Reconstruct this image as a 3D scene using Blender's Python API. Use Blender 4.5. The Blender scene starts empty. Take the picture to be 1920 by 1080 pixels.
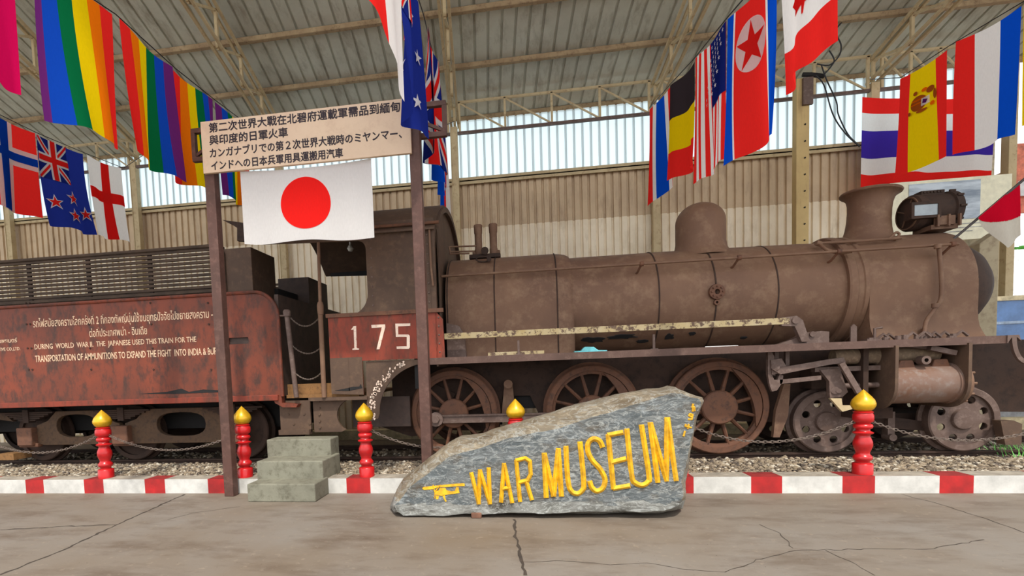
import bpy, bmesh, math, random
from mathutils import Vector, Matrix, noise
from mathutils.geometry import tessellate_polygon
random.seed(7)
PI = math.pi
SC = bpy.context.scene
COL = SC.collection

# ------------------------------------------------------------------ camera
PX, PY = 850.0, 750.0                      # lens axis in the 1920x1080 frame
VX, VY = (-5630.0, 925.0), (985.0, 690.0)  # vanishing points of the track and of its perpendicular
FOC = math.sqrt(-((VX[0]-PX)*(VY[0]-PX) + (VX[1]-PY)*(VY[1]-PY)))
_dx = -Vector((VX[0]-PX, VX[1]-PY, FOC)).normalized()
_dy = Vector((VY[0]-PX, VY[1]-PY, FOC)).normalized()
_dz = _dx.cross(_dy)
CAMC = Vector((0, 0, 1.3))
cam = bpy.data.cameras.new('camera')
cam.sensor_width = 36
cam.lens = FOC*36/1920
cam.shift_x = (960-PX)/1920
cam.shift_y = (PY-540)/1920
cam.clip_end = 300
camo = bpy.data.objects.new('camera', cam)
COL.objects.link(camo)
M3 = Matrix((_dx, _dy, _dz))               # rows: world axes in (right, down, forward)
right, down, fwd = M3.col[0].copy(), M3.col[1].copy(), M3.col[2].copy()
mw = Matrix.Identity(4)
for i in range(3):
    mw[i][0], mw[i][1], mw[i][2], mw[i][3] = right[i], -down[i], -fwd[i], CAMC[i]
camo.matrix_world = mw
SC.camera = camo

def ray(u, v):
    return M3 @ Vector((u-PX, v-PY, FOC))
def q(u, v, Y):                            # measured point of the place on the plane Y
    r = ray(u, v); return CAMC + r*(Y/r.y)
def qz(u, v, Z):
    r = ray(u, v); return CAMC + r*((Z-CAMC.z)/r.z)
def qx(u, v, X):
    r = ray(u, v); return CAMC + r*(X/r.x)
def xz(u, v, Y):
    p = q(u, v, Y); return (p.x, p.z)

# ------------------------------------------------------------------ light
W = bpy.data.worlds.new('world'); SC.world = W; W.use_nodes = True
bg = W.node_tree.nodes['Background']
bg.inputs[0].default_value = (0.95, 0.97, 1.0, 1)
bg.inputs[1].default_value = 2.6
sun = bpy.data.lights.new('sun', 'SUN'); sun.energy = 5.0; sun.angle = math.radians(3)
sun.color = (1.0, 0.95, 0.86)
suno = bpy.data.objects.new('sun', sun); COL.objects.link(suno)
suno.rotation_euler = (math.radians(33), 0, math.radians(18))
SC.view_settings.view_transform = 'Standard'
SC.view_settings.look = 'None'
SC.view_settings.gamma = 1
SC.view_settings.use_curve_mapping = False
SC.view_settings.exposure = -0.45
try:
    SC.cycles.max_bounces = 10; SC.cycles.diffuse_bounces = 6; SC.cycles.transparent_max_bounces = 12
except Exception:
    pass

# ------------------------------------------------------------------ materials
def lin(c):
    return tuple(((x/255)/12.92 if x/255 <= .04045 else ((x/255+.055)/1.055)**2.4) for x in c) + (1,)
def new_mat(name):
    m = bpy.data.materials.new(name); m.use_nodes = True
    nt = m.node_tree; return m, nt, nt.nodes['Principled BSDF']
def nz(nt, scale, detail=6, rough=.6, coord='Object', stretch=None):
    tc = nt.nodes.new('ShaderNodeTexCoord'); n = nt.nodes.new('ShaderNodeTexNoise')
    n.inputs['Scale'].default_value = scale; n.inputs['Detail'].default_value = detail; n.inputs['Roughness'].default_value = rough
    if stretch:
        mp = nt.nodes.new('ShaderNodeMapping'); mp.inputs['Scale'].default_value = stretch
        nt.links.new(tc.outputs[coord], mp.inputs[0]); nt.links.new(mp.outputs[0], n.inputs['Vector'])
    else:
        nt.links.new(tc.outputs[coord], n.inputs['Vector'])
    return n
def ramp(nt, src, a, b, ca=(0, 0, 0, 1), cb=(1, 1, 1, 1)):
    r = nt.nodes.new('ShaderNodeValToRGB')
    r.color_ramp.elements[0].position = a; r.color_ramp.elements[1].position = b
    r.color_ramp.elements[0].color = ca; r.color_ramp.elements[1].color = cb
    nt.links.new(src, r.inputs[0]); return r
def mixc(nt, fac, a, b):
    m = nt.nodes.new('ShaderNodeMix'); m.data_type = 'RGBA'
    for sock, val in ((m.inputs[0], fac), (m.inputs[6], a), (m.inputs[7], b)):
        if isinstance(val, (int, float)): sock.default_value = val
        elif isinstance(val, tuple): sock.default_value = val
        else: nt.links.new(val, sock)
    return m.outputs[2]
def bump(nt, b, src, s=.3, d=.01):
    n = nt.nodes.new('ShaderNodeBump'); n.inputs['Strength'].default_value = s; n.inputs['Distance'].default_value = d
    nt.links.new(src, n.inputs['Height']); nt.links.new(n.outputs[0], b.inputs['Normal'])
def rust(name, c1, c2, c3, scale=2.0, rough=.78, amt=(.5, .68), bs=.25, streak=None):
    m, nt, b = new_mat(name)
    n1 = nz(nt, scale, 8, .65); n2 = nz(nt, scale*4.3, 8, .7, stretch=streak); n3 = nz(nt, 60, 4)
    k = mixc(nt, ramp(nt, n1.outputs[0], .35, .65).outputs[0], lin(c1), lin(c2))
    k = mixc(nt, ramp(nt, n2.outputs[0], amt[0], amt[1]).outputs[0], k, lin(c3))
    nt.links.new(k, b.inputs['Base Color']); b.inputs['Roughness'].default_value = rough; b.inputs['Specular IOR Level'].default_value = .3
    bump(nt, b, n3.outputs[0], bs, .004); return m
def paint(name, c, rough=.5, var=.12, scale=8, bs=.0, metal=0):
    m, nt, b = new_mat(name)
    n = nz(nt, scale, 6, .65); d = tuple(x*(1-var*2.2) for x in c); l = tuple(min(255, x*(1+var)) for x in c)
    k = mixc(nt, ramp(nt, n.outputs[0], .3, .7).outputs[0], lin(d), lin(l))
    nt.links.new(k, b.inputs['Base Color']); b.inputs['Roughness'].default_value = rough; b.inputs['Metallic'].default_value = metal
    if bs: bump(nt, b, nz(nt, scale*6, 5).outputs[0], bs, .004)
    return m
def cloth(name, c, tr=.45):
    m, nt, b = new_mat(name)
    nt.nodes.remove(b)
    out = nt.nodes['Material Output']
    d = nt.nodes.new('ShaderNodeBsdfDiffuse'); t = nt.nodes.new('ShaderNodeBsdfTranslucent'); mx = nt.nodes.new('ShaderNodeMixShader')
    n = nz(nt, 90, 2, .5, stretch=(1, 1, .3)); k = mixc(nt, ramp(nt, n.outputs[0], .3, .7).outputs[0], lin(tuple(x*.975 for x in c)), lin(c))
    nt.links.new(k, d.inputs[0]); nt.links.new(k, t.inputs[0])
    mx.inputs[0].default_value = tr
    nt.links.new(d.outputs[0], mx.inputs[1]); nt.links.new(t.outputs[0], mx.inputs[2]); nt.links.new(mx.outputs[0], out.inputs[0])
    return m

RUST = rust('brown_rust', (120, 91, 71), (102, 76, 61), (138, 111, 88), 1.3, .68, (.5, .78))
CABR = rust('cab_brown_rust', (92, 72, 58), (78, 61, 51), (106, 84, 66), 2.2, .7, (.5, .72))
RUSTD = rust('dark_rust', (56, 42, 35), (66, 48, 39), (44, 34, 30), 2.2, .8)  # tone lowered further for the shaded void under the running board
RUSTO = rust('orange_rust', (98, 68, 54), (112, 76, 56), (76, 56, 47), 3, .7)
RED = rust('faded_red_paint', (136, 58, 40), (116, 52, 38), (86, 52, 40), 2.4, .58, (.48, .66), streak=(1, 1, .35))
REDB = rust('red_brown_paint', (126, 60, 40), (102, 54, 40), (74, 48, 40), 1.7, .56, (.46, .62), streak=(1, 1, .55))
STEELR = rust('grey_rust', (104, 86, 78), (88, 70, 62), (118, 100, 92), 4, .55)
BLACK = paint('soot_and_shade_black', (26, 24, 24), .85)  # also coats parts where shade is put into the colour
DARKB = paint('dark_bunker_and_shade_paint', (66, 50, 43), .7)  # also darkens the trailing frame for its shaded void
WOODB = rust('weathered_slat_wood', (66, 54, 44), (80, 64, 52), (54, 44, 38), 4, .85, streak=(.2, 1, 1))
PLANK = rust('yellow_plank', (140, 102, 62), (116, 84, 52), (92, 68, 46), 5, .8)
POST = rust('brown_painted_steel', (92, 64, 56), (78, 56, 49), (104, 76, 67), 3, .55)
CREAMST = rust('cream_painted_steel', (196, 178, 140), (178, 158, 122), (148, 120, 86), 3, .65, (.55, .72))
PURL = rust('stained_cream_steel', (172, 150, 116), (146, 122, 92), (112, 88, 66), 3, .65, (.5, .7))
YELST = rust('yellow_timber', (200, 174, 120), (184, 158, 108), (146, 120, 82), 2, .7, (.55, .75), streak=(1, 1, .1))
ROD = rust('chipped_yellow_paint', (176, 162, 132), (166, 146, 100), (90, 70, 58), 4, .6, (.5, .58))
WALLM = rust('beige_wall_sheet', (204, 180, 146), (184, 160, 130), (156, 132, 106), 1.2, .5, (.5, .75), .05, streak=(1, 1, .25))
WALLL = rust('pale_wall_sheet', (236, 222, 196), (218, 202, 174), (188, 168, 138), 1.2, .45, (.52, .78), .05, streak=(1, 1, .25))
ROOFM = rust('galvanised_roof_sheet', (196, 198, 184), (176, 176, 162), (146, 140, 124), 1.0, .36, (.5, .72), .05, streak=(1, .3, 1))
SEAM = paint('roof_seam', (150, 144, 128), .5)
CONC = rust('grey_step_concrete', (134, 132, 116), (114, 112, 98), (92, 88, 74), 3, .85, (.5, .72), .4)
KW = paint('white_kerb_paint', (202, 200, 194), .7, .06, 6, .15)
KR = paint('red_kerb_paint', (172, 26, 26), .6, .1, 6, .15)
BRED = paint('gloss_red_paint', (192, 27, 30), .3, .08, 5)
GOLD = paint('gold_paint', (214, 166, 30), .32, .1, 7, metal=.25)
LETG = paint('engraved_gold_paint', (236, 174, 26), .45, .12, 14)
CHAINM = paint('chain_steel', (122, 108, 98), .5, .15, 40, metal=.3)
CREAMB = rust('cream_board_paint', (224, 200, 172), (216, 190, 164), (204, 176, 150), 2, .6, (.5, .8), .05)
INK = paint('dark_sign_ink', (44, 34, 44), .7, .05)
WHITEP = rust('worn_white_lettering', (236, 214, 196), (226, 200, 180), (190, 140, 118), 9, .7, (.56, .66))
CREAML = paint('cream_lettering', (222, 190, 158), .7, .1, 30)
TEAL = paint('teal_metal', (96, 178, 186), .5)
CABLE = paint('black_cable', (30, 30, 34), .5)
GLASS = paint('lamp_glass', (150, 160, 166), .12, .04)
def tr_sheet(name, k, tp):
    m, nt, b = new_mat(name); nt.nodes.remove(b); out = nt.nodes['Material Output']
    t = nt.nodes.new('ShaderNodeBsdfTranslucent'); p = nt.nodes.new('ShaderNodeBsdfTransparent'); d = nt.nodes.new('ShaderNodeBsdfDiffuse')
    t.inputs[0].default_value = (.80*k, .97*k, 1.0*k, 1); p.inputs[0].default_value = (.8*k, .94*k, 1.0*k, 1); d.inputs[0].default_value = (.8, .85, .86, 1)
    a = nt.nodes.new('ShaderNodeMixShader'); a.inputs[0].default_value = tp; c = nt.nodes.new('ShaderNodeMixShader'); c.inputs[0].default_value = .12
    nt.links.new(t.outputs[0], a.inputs[1]); nt.links.new(p.outputs[0], a.inputs[2]); nt.links.new(a.outputs[0], c.inputs[1]); nt.links.new(d.outputs[0], c.inputs[2])
    nt.links.new(c.outputs[0], out.inputs[0]); return m
TRANS = tr_sheet('translucent_sheet', 1.0, .2)
TRANSD = tr_sheet('translucent_sheet_rib_shade', .5, .05)  # darker copy of the sheet that paints shading onto the ribs
def floor_mat():
    m, nt, b = new_mat('worn_concrete_floor')
    n1 = nz(nt, .5, 8, .6); n2 = nz(nt, 2.2, 10, .7, stretch=(.6, 1.6, 1)); n3 = nz(nt, 14, 8, .7); n4 = nz(nt, 45, 3)
    k = mixc(nt, ramp(nt, n1.outputs[0], .35, .65).outputs[0], lin((116, 102, 86)), lin((128, 121, 113)))
    k = mixc(nt, ramp(nt, n2.outputs[0], .48, .72).outputs[0], k, lin((94, 80, 67)))
    k = mixc(nt, ramp(nt, n3.outputs[0], .58, .74).outputs[0], k, lin((146, 133, 117)))
    k = mixc(nt, ramp(nt, n4.outputs[0], .68, .74).outputs[0], k, lin((72, 60, 52)))
    nt.links.new(k, b.inputs['Base Color']); b.inputs['Roughness'].default_value = .68
    bump(nt, b, n3.outputs[0], .15, .004); return m
FLOORM = floor_mat()
def rock_mat(name, c1, c2, c3, c4):
    m, nt, b = new_mat(name)
    n1 = nz(nt, 3.2, 10, .7, stretch=(1, 1, 2.2)); n2 = nz(nt, 9, 12, .75, stretch=(1, 1, 2.6)); n3 = nz(nt, 34, 8, .75); n4 = nz(nt, 5, 5, .6, stretch=(.8, 1, 1.6))
    n2.inputs['Distortion'].default_value = 1.6; n1.inputs['Distortion'].default_value = .8
    k = mixc(nt, ramp(nt, n1.outputs[0], .36, .62).outputs[0], lin(c1), lin(c2))
    k = mixc(nt, ramp(nt, n2.outputs[0], .5, .64).outputs[0], k, lin(c3))
    k = mixc(nt, ramp(nt, n4.outputs[0], .52, .7).outputs[0], k, lin(c4))
    n5 = nz(nt, 3.5, 7, .62, stretch=(.9, 1, 2.2)); n5.inputs['Distortion'].default_value = 1.8
    sb_ = nt.nodes.new('ShaderNodeMath'); sb_.operation = 'SUBTRACT'; sb_.inputs[1].default_value = .5; nt.links.new(n5.outputs[0], sb_.inputs[0])
    ab_ = nt.nodes.new('ShaderNodeMath'); ab_.operation = 'ABSOLUTE'; nt.links.new(sb_.outputs[0], ab_.inputs[0])
    k = mixc(nt, ramp(nt, ab_.outputs[0], .0, .03, (.6, .6, .6, 1), (0, 0, 0, 1)).outputs[0], k, lin((176, 178, 172)))
    k = mixc(nt, ramp(nt, n3.outputs[0], .62, .68).outputs[0], k, lin((186, 184, 174)))
    nt.links.new(k, b.inputs['Base Color']); b.inputs['Roughness'].default_value = .5
    bump(nt, b, n2.outputs[0], .7, .03); return m
ROCKF = rock_mat('blue_grey_cut_rock', (76, 84, 87), (106, 110, 110), (152, 158, 158), (90, 80, 66))
ROCKT = rock_mat('brown_weathered_rock', (138, 124, 102), (114, 105, 90), (168, 156, 134), (98, 83, 62))
ROCKB = rock_mat('pale_rough_rock', (150, 150, 144), (112, 112, 106), (190, 192, 188), (72, 68, 60))
FRED, FWHITE, FBLUE, FNAVY = cloth('red_cloth', (246, 46, 42)), cloth('white_cloth', (246, 244, 242), .45), cloth('blue_cloth', (24, 78, 198)), cloth('navy_cloth', (36, 52, 146))
FORANGE, FYEL, FGREEN, FPURP = cloth('orange_cloth', (250, 124, 16)), cloth('yellow_cloth', (246, 212, 14)), cloth('green_cloth', (14, 112, 66)), cloth('purple_cloth', (112, 44, 122))
FPINK, FBLACK, FVIO, FGREY = cloth('crimson_cloth', (224, 18, 92)), cloth('black_cloth', (58, 50, 54), .2), cloth('violet_blue_cloth', (70, 50, 170)), cloth('off_white_cloth', (206, 200, 186), .3)
FBR = cloth('brown_embroidery', (170, 84, 30), .1); FRB = cloth('bright_blue_cloth', (14, 82, 214)); FCRIM = cloth('crimson_red_cloth', (216, 20, 50))

# ------------------------------------------------------------------ mesh builder
class MB:
    def __init__(s): s.v = []; s.f = []; s.m = []
    def add(s, vs, fs, mi=0):
        o = len(s.v); s.v += [tuple(x) for x in vs]
        s.f += [tuple(i+o for i in f) for f in fs]; s.m += [mi]*len(fs); return s
    def box(s, x0, x1, y0, y1, z0, z1, mi=0):
        return s.add([(x0, y0, z0), (x1, y0, z0), (x1, y1, z0), (x0, y1, z0), (x0, y0, z1), (x1, y0, z1), (x1, y1, z1), (x0, y1, z1)],
                     [(3, 2, 1, 0), (4, 5, 6, 7), (0, 1, 5, 4), (1, 2, 6, 5), (2, 3, 7, 6), (3, 0, 4, 7)], mi)
    def bar(s, a, b, w, h=None, up=(0, 0, 1), mi=0):
        h = h or w; a, b = Vector(a), Vector(b); d = (b-a).normalized(); u = Vector(up)
        if abs(d.dot(u)) > .98: u = Vector((0, 1, 0))
        sx = d.cross(u).normalized(); sy = sx.cross(d).normalized(); vs = []
        for p in (a, b):
            for i, j in ((-1, -1), (1, -1), (1, 1), (-1, 1)): vs.append(p+sx*i*w/2+sy*j*h/2)
        return s.add(vs, [(3, 2, 1, 0), (4, 5, 6, 7), (0, 1, 5, 4), (1, 2, 6, 5), (2, 3, 7, 6), (3, 0, 4, 7)], mi)
    def tube(s, pts, r, n=10, mi=0, closed=False, up=(0, 1, 0)):
        P = [Vector(p) for p in pts]; N = len(P); rings = []; prev = None
        for i, p in enumerate(P):
            d = ((P[(i+1) % N] if closed or i < N-1 else P[i])-(P[i-1] if closed or i > 0 else P[i])).normalized()
            if prev is None:
                u = Vector(up)
                if abs(d.dot(u)) > .95: u = Vector((1, 0, 0))
                if abs(d.dot(u)) > .95: u = Vector((0, 0, 1))
                prev = d.cross(u).normalized()
            a = (prev-d*prev.dot(d)).normalized(); prev = a; b = d.cross(a); rr = r[i] if isinstance(r, (list, tuple)) else r
            rings.append([p+(a*math.cos(2*PI*k/n)+b*math.sin(2*PI*k/n))*rr for k in range(n)])
        vs = [x for R_ in rings for x in R_]; fs = []
        for i in range(N if closed else N-1):
            j = (i+1) % N
            for k in range(n): fs.append((i*n+k, i*n+(k+1) % n, j*n+(k+1) % n, j*n+k))
        if not closed: fs += [tuple(range(n))[::-1], tuple((N-1)*n+k for k in range(n))]
        return s.add(vs, fs, mi)
    def lathe(s, prof, o, ax=(0, 0, 1), n=32, mi=0, a0=0, a1=2*PI, tilt=None):
        o = Vector(o); ax = Vector(ax).normalized(); u = Vector((0, 1, 0)) if abs(ax.y) < .9 else Vector((1, 0, 0))
        a = (u-ax*u.dot(ax)).normalized(); b = ax.cross(a); full = abs(a1-a0-2*PI) < 1e-6; m = n if full else n+1; vs = []
        for r, h in prof:
            for k in range(m):
                t = a0+(a1-a0)*k/n; vs.append(o+ax*h+(a*math.cos(t)+b*math.sin(t))*max(r, 1e-4))
        fs = []
        for i in range(len(prof)-1):
            for k in range(n):
                k2 = (k+1) % m if full else k+1; fs.append((i*m+k, i*m+k2, (i+1)*m+k2, (i+1)*m+k))
        return s.add(vs, fs, mi)
    def cyl(s, a, b, r, n=20, mi=0):
        a, b = Vector(a), Vector(b); L = (b-a).length
        return s.lathe([(0, 0), (r, 0), (r, L), (0, L)], a, b-a, n, mi)
    def plate(s, outer, y0, y1, holes=(), mi=0, plane='XZ', f=None):
        bm = bmesh.new(); es = []
        for lp in [outer]+list(holes):
            vv = [bm.verts.new((p[0], p[1], 0)) for p in lp]
            es += [bm.edges.new((vv[i], vv[(i+1) % len(vv)])) for i in range(len(vv))]
        bmesh.ops.triangle_fill(bm, use_beauty=True, use_dissolve=False, edges=es)
        bm.verts.index_update(); vs = [v.co.copy() for v in bm.verts]; fs = [[v.index for v in fc.verts] for fc in bm.faces]
        bd = [(e.verts[0].index, e.verts[1].index) for e in bm.edges if len(e.link_faces) == 1]; bm.free(); n = len(vs)
        g = f or {'XZ': lambda p, y: (p.x, y, p.y), 'XY': lambda p, y: (p.x, p.y, y), 'YZ': lambda p, y: (y, p.x, p.y)}[plane]
        V = [g(p, y0) for p in vs]+[g(p, y1) for p in vs]
        F = [tuple(x) for x in fs]+[tuple(i+n for i in x[::-1]) for x in fs]+[(a, b, b+n, a+n) for a, b in bd]
        return s.add(V, F, mi)
    def build(s, name, mats, parent=None, smooth=True, ang=38, bevel=0, fix=True):
        if not isinstance(mats, (list, tuple)): mats = [mats]
        if parent is None:
            xs, ys, zs = zip(*s.v); o = Vector(((min(xs)+max(xs))/2, (min(ys)+max(ys))/2, min(zs)))
        else:
            o = Vector(); p = parent
            while p: o += p.location; p = p.parent
        me = bpy.data.meshes.new(name)
        me.from_pydata([(x-o.x, y-o.y, z-o.z) for x, y, z in s.v], [], s.f)
        for m in mats: me.materials.append(m)
        if len(mats) > 1: me.polygons.foreach_set('material_index', s.m)
        if fix:
            bm = bmesh.new(); bm.from_mesh(me); bmesh.ops.recalc_face_normals(bm, faces=bm.faces); bm.to_mesh(me); bm.free()
        if smooth:
            me.polygons.foreach_set('use_smooth', [True]*len(me.polygons)); me.set_sharp_from_angle(angle=math.radians(ang))
        me.update(); ob = bpy.data.objects.new(name, me); COL.objects.link(ob)
        if parent: ob.parent = parent
        else: ob.location = o
        if bevel:
            b = ob.modifiers.new('bevel', 'BEVEL'); b.width = bevel; b.segments = 2; b.limit_method = 'ANGLE'; b.angle_limit = math.radians(40)
        return ob
def tag(o, label=None, cat=None, group=None, kind=None):
    for k, v in (('label', label), ('category', cat), ('group', group), ('kind', kind)):
        if v: o[k] = v
    return o
def thing(name, label, cat, loc=(0, 0, 0), group=None):
    o = bpy.data.objects.new(name, None); COL.objects.link(o); o.location = loc; o.empty_display_size = .2
    return tag(o, label, cat, group)
def dup(root, loc, label=None):
    r = root.copy(); COL.objects.link(r); r.location = loc
    if label: r['label'] = label
    for ch in list(root.children):
        c = ch.copy(); COL.objects.link(c); c.parent = r
        for g in ch.children:
            d = g.copy(); COL.objects.link(d); d.parent = c
    return r
def arc(cx, cz, rx, rz, a0, a1, n=16):
    return [(cx+rx*math.cos(math.radians(a0+(a1-a0)*i/n)), cz+rz*math.sin(math.radians(a0+(a1-a0)*i/n))) for i in range(n+1)]

# ================================================================== setting
KF = 5.2                                    # kerb front
b = MB(); b.add([(-30, -25, 0), (40, -25, 0), (40, 30, 0), (-30, 30, 0)], [(0, 1, 2, 3)])
floor = tag(b.build('floor', FLOORM, smooth=False), kind='structure')
def crack(pts, w):
    m = MB(); P = []
    rr = random.Random(len(pts)*7+int(w*1e4))
    W3 = [qz(u, v, 0) for u, v in pts]
    for a, c in zip(W3[:-1], W3[1:]):
        n = max(2, int((c-a).length/.05))
        for i in range(n):
            p = a.lerp(c, i/n); P.append(Vector((p.x+rr.uniform(-.012, .012), p.y+rr.uniform(-.012, .012), 0)))
    P.append(W3[-1]); vs = []
    for i, p in enumerate(P):
        d = (P[min(i+1, len(P)-1)]-P[max(i-1, 0)]).normalized(); nn = Vector((-d.y, d.x, 0)); ww = w*rr.uniform(.4, 1.2)
        vs += [(p.x+nn.x*ww, p.y+nn.y*ww, .0012), (p.x-nn.x*ww, p.y-nn.y*ww, .0012)]
    m.add(vs, [(2*i, 2*i+1, 2*i+3, 2*i+2) for i in range(len(P)-1)])
    return m.build('crack', CRACKM, floor, smooth=False, fix=False)
CRACKM = paint('crack_dirt', (66, 56, 48), .9)
for pts, w in (([(346, 927), (216, 985), (110, 1035), (0, 1078)], .012), ([(0, 994), (120, 987), (216, 984)], .011), ([(964, 974), (968, 1010), (976, 1046), (985, 1079)], .012),
               ([(980, 1054), (1060, 1052), (1145, 1058), (1215, 1056), (1270, 1066), (1362, 1073)], .003), ([(1362, 1073), (1420, 1050), (1490, 1032), (1640, 1030), (1735, 1030), (1845, 1012)], .004),
               ([(1425, 983), (1460, 1000), (1487, 1028)], .003), ([(1550, 1032), (1590, 1052), (1640, 1079)], .003), ([(1690, 927), (1760, 945), (1840, 970), (1920, 999)], .004),
               ([(315, 975), (360, 962), (450, 950)], .003)):
    crack(pts, w)

# trackbed
bed = MB(); bed.box(-16, 9.5, KF+.22, 8.5, -.05, .13)
tag(bed.build('trackbed', rust('grey_brown_bed', (120, 106, 90), (98, 86, 74), (140, 128, 112), 20, .95), smooth=False), 'flat grey brown bed of fine stone under the rails', 'ground', kind='structure')
def gravel():
    rr = random.Random(3); ico = bmesh.new(); bmesh.ops.create_icosphere(ico, subdivisions=1, radius=1)
    V = [v.co.copy() for v in ico.verts]; F = [tuple(x.index for x in f.verts) for f in ico.faces]; ico.free()
    vs, fs, ms = [], [], []
    def stones(n, x0, x1, y0, y1, r0, r1):
        for _ in range(n):
            x, y = rr.uniform(x0, x1), rr.uniform(y0, y1); r = rr.uniform(r0, r1); o = len(vs)
            a = rr.uniform(0, 2*PI); ca, sa = math.cos(a), math.sin(a); sx, sy, sz = rr.uniform(.8, 1.4), rr.uniform(.7, 1.1), rr.uniform(.5, .85); t = rr.uniform(-.5, .5)
            z = .13+r*.25+rr.uniform(0, .02)
            for p in V:
                k = rr.uniform(.85, 1.15); X, Y, Z = p.x*sx*k*r, p.y*sy*k*r, p.z*sz*k*r
                vs.append((x+X*ca-Y*sa, y+X*sa+Y*ca, z+Z+X*t*.5))
            for f in F: fs.append((f[0]+o, f[1]+o, f[2]+o))
            ms.extend([rr.choice((0, 0, 0, 1, 1, 2, 3))]*len(F))
    stones(9500, -7.6, -1.0, KF+.23, 6.25, .013, .028)
    stones(7500, -1.0, 5.6, KF+.23, 6.25, .013, .028)
    stones(2500, -8, 5.8, 6.3, 7.3, .015, .03)
    me = bpy.data.meshes.new('ballast_stones'); me.from_pydata(vs, [], fs)
    for c in ((150, 134, 112), (118, 104, 88), (192, 182, 164), (80, 70, 62)): me.materials.append(paint('pebble', c, .8, .1, 20))
    me.polygons.foreach_set('material_index', ms); me.update()
    o = bpy.data.objects.new('ballast_stones', me); COL.objects.link(o)
    return tag(o, 'loose pale and brown ballast stones lying between kerb and rails', 'gravel', kind='stuff')
gravel()

# kerb: one painted concrete kerb, red blocks alternating with white
b = MB(); edges = [-9.0, -8.55, -8.3, -7.65, -7.4, -6.82, -6.57, -6.02, -5.77, -5.22, -4.96, -4.42, -4.16, -3.62, -3.37, -2.83, -2.55, -1.97, -1.70, -1.15, -.9, -.3, 0, .55, .8, 1.33, 1.62, 2.15, 2.43, 2.96, 3.24, 3.78, 4.06, 4.6, 4.88, 5.4, 5.7, 6.3, 6.6, 7.2]
for i, (x0, x1) in enumerate(zip(edges[:-1], edges[1:])): 
    k = i % 2 if i else 0; b.box(x0, x1, KF, KF+.21, 0, .165, k); b.m[-5] = k+2
kerb = tag(b.build('kerb', [KW, KR, paint('trodden_white_paint', (158, 149, 135), .8, .1, 9, .15), paint('trodden_red_paint', (138, 38, 36), .7, .12, 9, .15)], smooth=False), 'low concrete kerb painted in red and white blocks along the ballast', 'kerb')
b = MB(); b.box(-9, 7.5, 8.5, 8.7, 0, .3)
tag(b.build('kerb', paint('dusty_white_kerb', (206, 190, 150), .8)), 'plain pale kerb on the far side of the rails, beneath the locomotive', 'kerb')

# rails and sleepers
RAILZ = .205
for y, lab in ((6.33, 'rusty steel rail nearer the striped kerb'), (7.37, 'rusty steel rail on the far side of the track, seen below the wheels')):
    b = MB(); prof = [(-.05, 0), (.05, 0), (.045, .012), (.01, .02), (.01, .055), (.028, .062), (.028, .085), (-.028, .085), (-.028, .062), (-.01, .055), (-.01, .02), (-.045, .012)]
    b.plate([(y+p[0], RAILZ-.085+p[1]) for p in prof], -14, 6.6, plane='YZ'); tag(b.build('rail', RUSTD), lab, 'rail')
for i in range(28):
    b = MB(); x = -9.2+i*.56; b.box(x-.1, x+.1, 5.95, 7.75, .04, .122)
    tag(b.build('sleeper', paint('grey_sleeper', (96, 84, 72), .9), bevel=.008), 'timber railway sleeper half buried in ballast under the train', 'sleeper', 'sleepers under the train')

# back wall: ribbed sheets
WY = 10.0
def ribbed(x0, x1, z0, z1, y, pitch=.143, d=.036, rib=.042, th=.004):
    pr = []; x = x0
    while x < x1:
        pr += [(x, y), (x+pitch-rib-.01, y), (x+pitch-rib, y+d), (x+pitch-.01, y+d)]; x += pitch
    pr.append((x, y)); m = MB(); n = len(pr)
    vs = [(p[0], p[1], z0) for p in pr]+[(p[0], p[1], z1) for p in pr]
    m.add(vs, [(i, i+1, n+i+1, n+i) for i in range(n-1)]); return m
WL, WR = -16.0, 5.95
w_up = ribbed(WL, WR, 4.02, 5.0, WY); w_lo = ribbed(WL, WR, 0, 4.08, WY-.008); wm = MB()
wm.add(w_up.v, w_up.f, 0); wm.add(w_lo.v, w_lo.f, 1)
wb = wm.build('wall_back', [WALLM, WALLL], smooth=False, fix=False); tag(wb, kind='structure')
so = wb.modifiers.new('solid', 'SOLIDIFY'); so.thickness = .003
t = ribbed(WL, 8.0, 4.98, 6.15, WY+.03, pitch=.155, rib=.03, d=.03)
t.m = [0 if i % 4 == 0 else 1 for i in range(len(t.f))]  # rib faces take the darker sheet, corrugation shading put into the colour
ts = t.build('window_1', [TRANS, TRANSD], smooth=False, fix=False); tag(ts, kind='structure')
# end wall piece right of the last bay, behind the hanging flag and the board
b = MB(); b.box(5.95, 7.98, WY-.02, WY+.02, 0, 5.0)
tag(b.build('wall_right', paint('cream_board_wall', (214, 206, 180), .7)), kind='structure')

def roof_z(Y): return 6.36+.2818*(10.48-Y)
SKEW = -.0846
def rpt(x, Y, dz=0): return Vector((x+SKEW*(Y-10), Y, roof_z(Y)+dz))
b = MB(); pitch = .225; x = -19.0; pr = []
while x < 17:
    pr += [(x, 0), (x+pitch-.05, 0), (x+pitch-.042, .03), (x+pitch-.008, .03)]; x += pitch
pr.append((x, 0)); n = len(pr); Y0, Y1 = 10.48, 1.5
vs = [rpt(p[0], Y0, p[1]) for p in pr]+[rpt(p[0], Y1, p[1]) for p in pr]
b.add(vs, [(i, i+1, n+i+1, n+i) for i in range(n-1)])
ro = b.build('ceiling', ROOFM, smooth=False, fix=False); tag(ro, kind='structure')
so = ro.modifiers.new('solid', 'SOLIDIFY'); so.thickness = .004; so.offset = 1

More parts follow.
